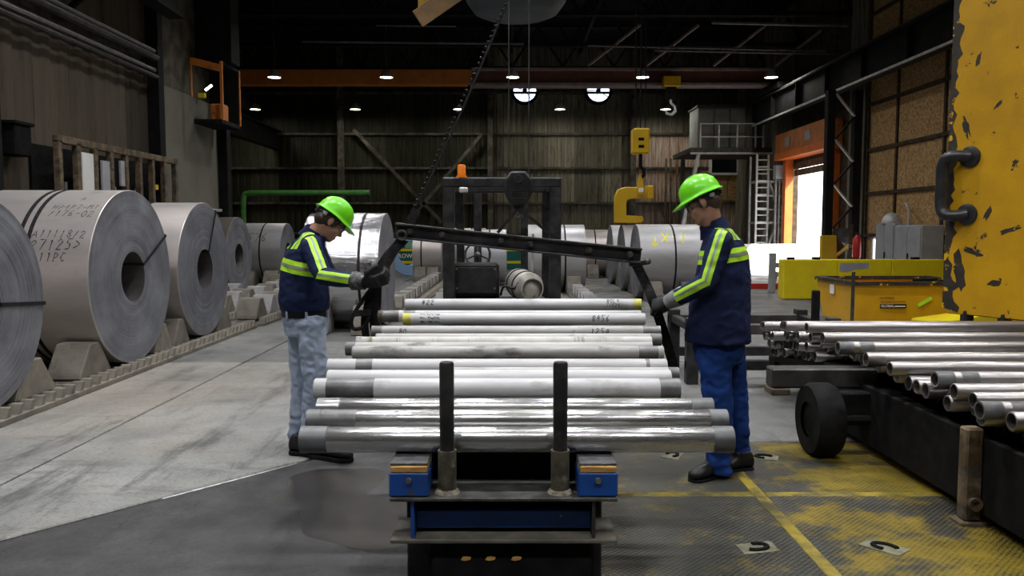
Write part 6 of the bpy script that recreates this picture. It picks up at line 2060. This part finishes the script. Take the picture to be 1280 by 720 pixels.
def G(px, py):
    """floor point at pixel"""
    x = (px - 640) / F_PX
    y = (360 - py) / F_PX
    c, s = math.cos(TILT), math.sin(TILT)
    t = CAM_H / (s - y * c)
    return Vector((x * t, (c + y * s) * t, 0))


# ---- tall worker on the right, facing left, a little turned away
Y0 = 4.95
fw = V(-0.92, 0.39, 0)
lf = V(-0.39, -0.92, 0)
person(dict(
    base=V(1.32, Y0, 0), label='tall worker in navy jacket and blue trousers gripping the sling', fwd=fw, left=lf, near=1, seed=2.0,
    head=P(879, 253, Y0), head_fwd=V(-0.86, 0.28, -0.42), glasses=MT['plastic_black'],
    joints=dict(neck=P(891, 282, Y0), sh_n=P(900, 303, Y0 - 0.17), el_n=P(884, 353, Y0 - 0.21), wr_n=P(839, 376, Y0 - 0.06), hand_n=P(818, 381, Y0 - 0.0),
                sh_f=P(901, 302, Y0 + 0.18), el_f=P(885, 352, Y0 + 0.25), wr_f=P(845, 372, Y0 + 0.20), hand_f=P(824, 376, Y0 + 0.13),
                hip_n=P(892, 432, Y0 - 0.085), kn_n=P(898, 508, Y0 - 0.10), an_n=P(898, 583, Y0 - 0.08),
                hip_f=P(910, 432, Y0 + 0.09), kn_f=P(918, 508, Y0 + 0.10), an_f=P(922, 580, Y0 + 0.12)),
    torso=[(P(897, 427, Y0), 0.205, 0.225), (P(897, 410, Y0), 0.198, 0.222), (P(900, 380, Y0), 0.182, 0.215), (P(904, 345, Y0), 0.165, 0.212), (P(905, 318, Y0), 0.145, 0.20), (P(903, 300, Y0), 0.118, 0.17), (P(897, 286, Y0), 0.085, 0.10)],
    cuff=MT['cuff'], hem=P(897, 425, Y0), sleeve=[0.072, 0.062, 0.050], jacket=MT['navy'],
    band=(P(905, 318, Y0), 0.082, V(-0.12, 0, 1)), back_off=0.085, back_z=(P(905, 300, Y0).z, P(905, 268, Y0).z),
    trouser_mat=MT['trouser_blue'], trouser_r=(0.105, 0.088, 0.078), waist=P(899, 415, Y0), waist_r=(0.15, 0.175),
    curl_n=V(0.1, 0.75, -0.65), thumb_n=V(-0.2, 0.3, 1), curls_n=(55, 70, 50), curl_f=V(0.1, -0.75, -0.65), thumb_f=V(0, 0, 1), curls_f=(55, 70, 50),
    feet=[(G(909, 594), G(863, 605)), (G(940, 588), G(900, 592))]))

# ---- worker in jeans on the left, facing right, bent forward
Y1 = 5.45
fw = V(0.90, 0.43, 0)
lf = V(-0.43, 0.90, 0)
person(dict(
    base=V(-1.40, Y1, 0), label='worker in light jeans, navy jacket and black belt gripping the sling', fwd=fw, left=lf, near=-1, seed=9.0,
    head=P(413, 277, Y1), head_fwd=V(0.72, 0.26, -0.62), glasses=MT['clear'],
    joints=dict(neck=P(393, 294, Y1), sh_n=P(390, 311, Y1 - 0.17), el_n=P(404, 346, Y1 - 0.33), wr_n=P(451, 353, Y1 - 0.46), hand_n=P(478, 351, Y1 - 0.50),
                sh_f=P(392, 308, Y1 + 0.16), el_f=P(412, 346, Y1 + 0.15), wr_f=P(450, 350, Y1 - 0.10), hand_f=P(476, 346, Y1 - 0.26),
                hip_n=P(388, 404, Y1 - 0.085), kn_n=P(395, 478, Y1 - 0.11), an_n=P(388, 551, Y1 - 0.10),
                hip_f=P(375, 404, Y1 + 0.085), kn_f=P(379, 478, Y1 + 0.08), an_f=P(373, 548, Y1 + 0.08)),
    torso=[(P(381, 389, Y1), 0.158, 0.185), (P(380, 376, Y1), 0.170, 0.195), (P(380, 355, Y1), 0.162, 0.198), (P(380, 333, Y1), 0.148, 0.20), (P(382, 314, Y1), 0.130, 0.185), (P(387, 301, Y1), 0.100, 0.15), (P(391, 294, Y1), 0.075, 0.09)],
    cuff=MT['cuff_dark'], hem=P(381, 388, Y1), sleeve=[0.070, 0.060, 0.046], jacket=MT['navy'],
    band=(P(378, 333, Y1), 0.085, V(0.18, 0, 1)), back_off=0.08, back_z=(P(381, 311, Y1).z, P(381, 282, Y1).z),
    trouser_mat=MT['denim'], trouser_r=(0.100, 0.082, 0.070), waist=P(382, 384, Y1), waist_r=(0.150, 0.170), belt=P(381.5, 391, Y1),
    curl_n=V(0.1, 0.6, 0.65), thumb_n=V(0.3, -0.3, 1), curls_n=(30, 45, 35), curl_f=V(0, -0.7, 0.5), thumb_f=V(0, 0, 1), curls_f=(30, 45, 35),
    feet=[(G(388, 571), G(440, 578)), (G(363, 567), G(412, 572))]))
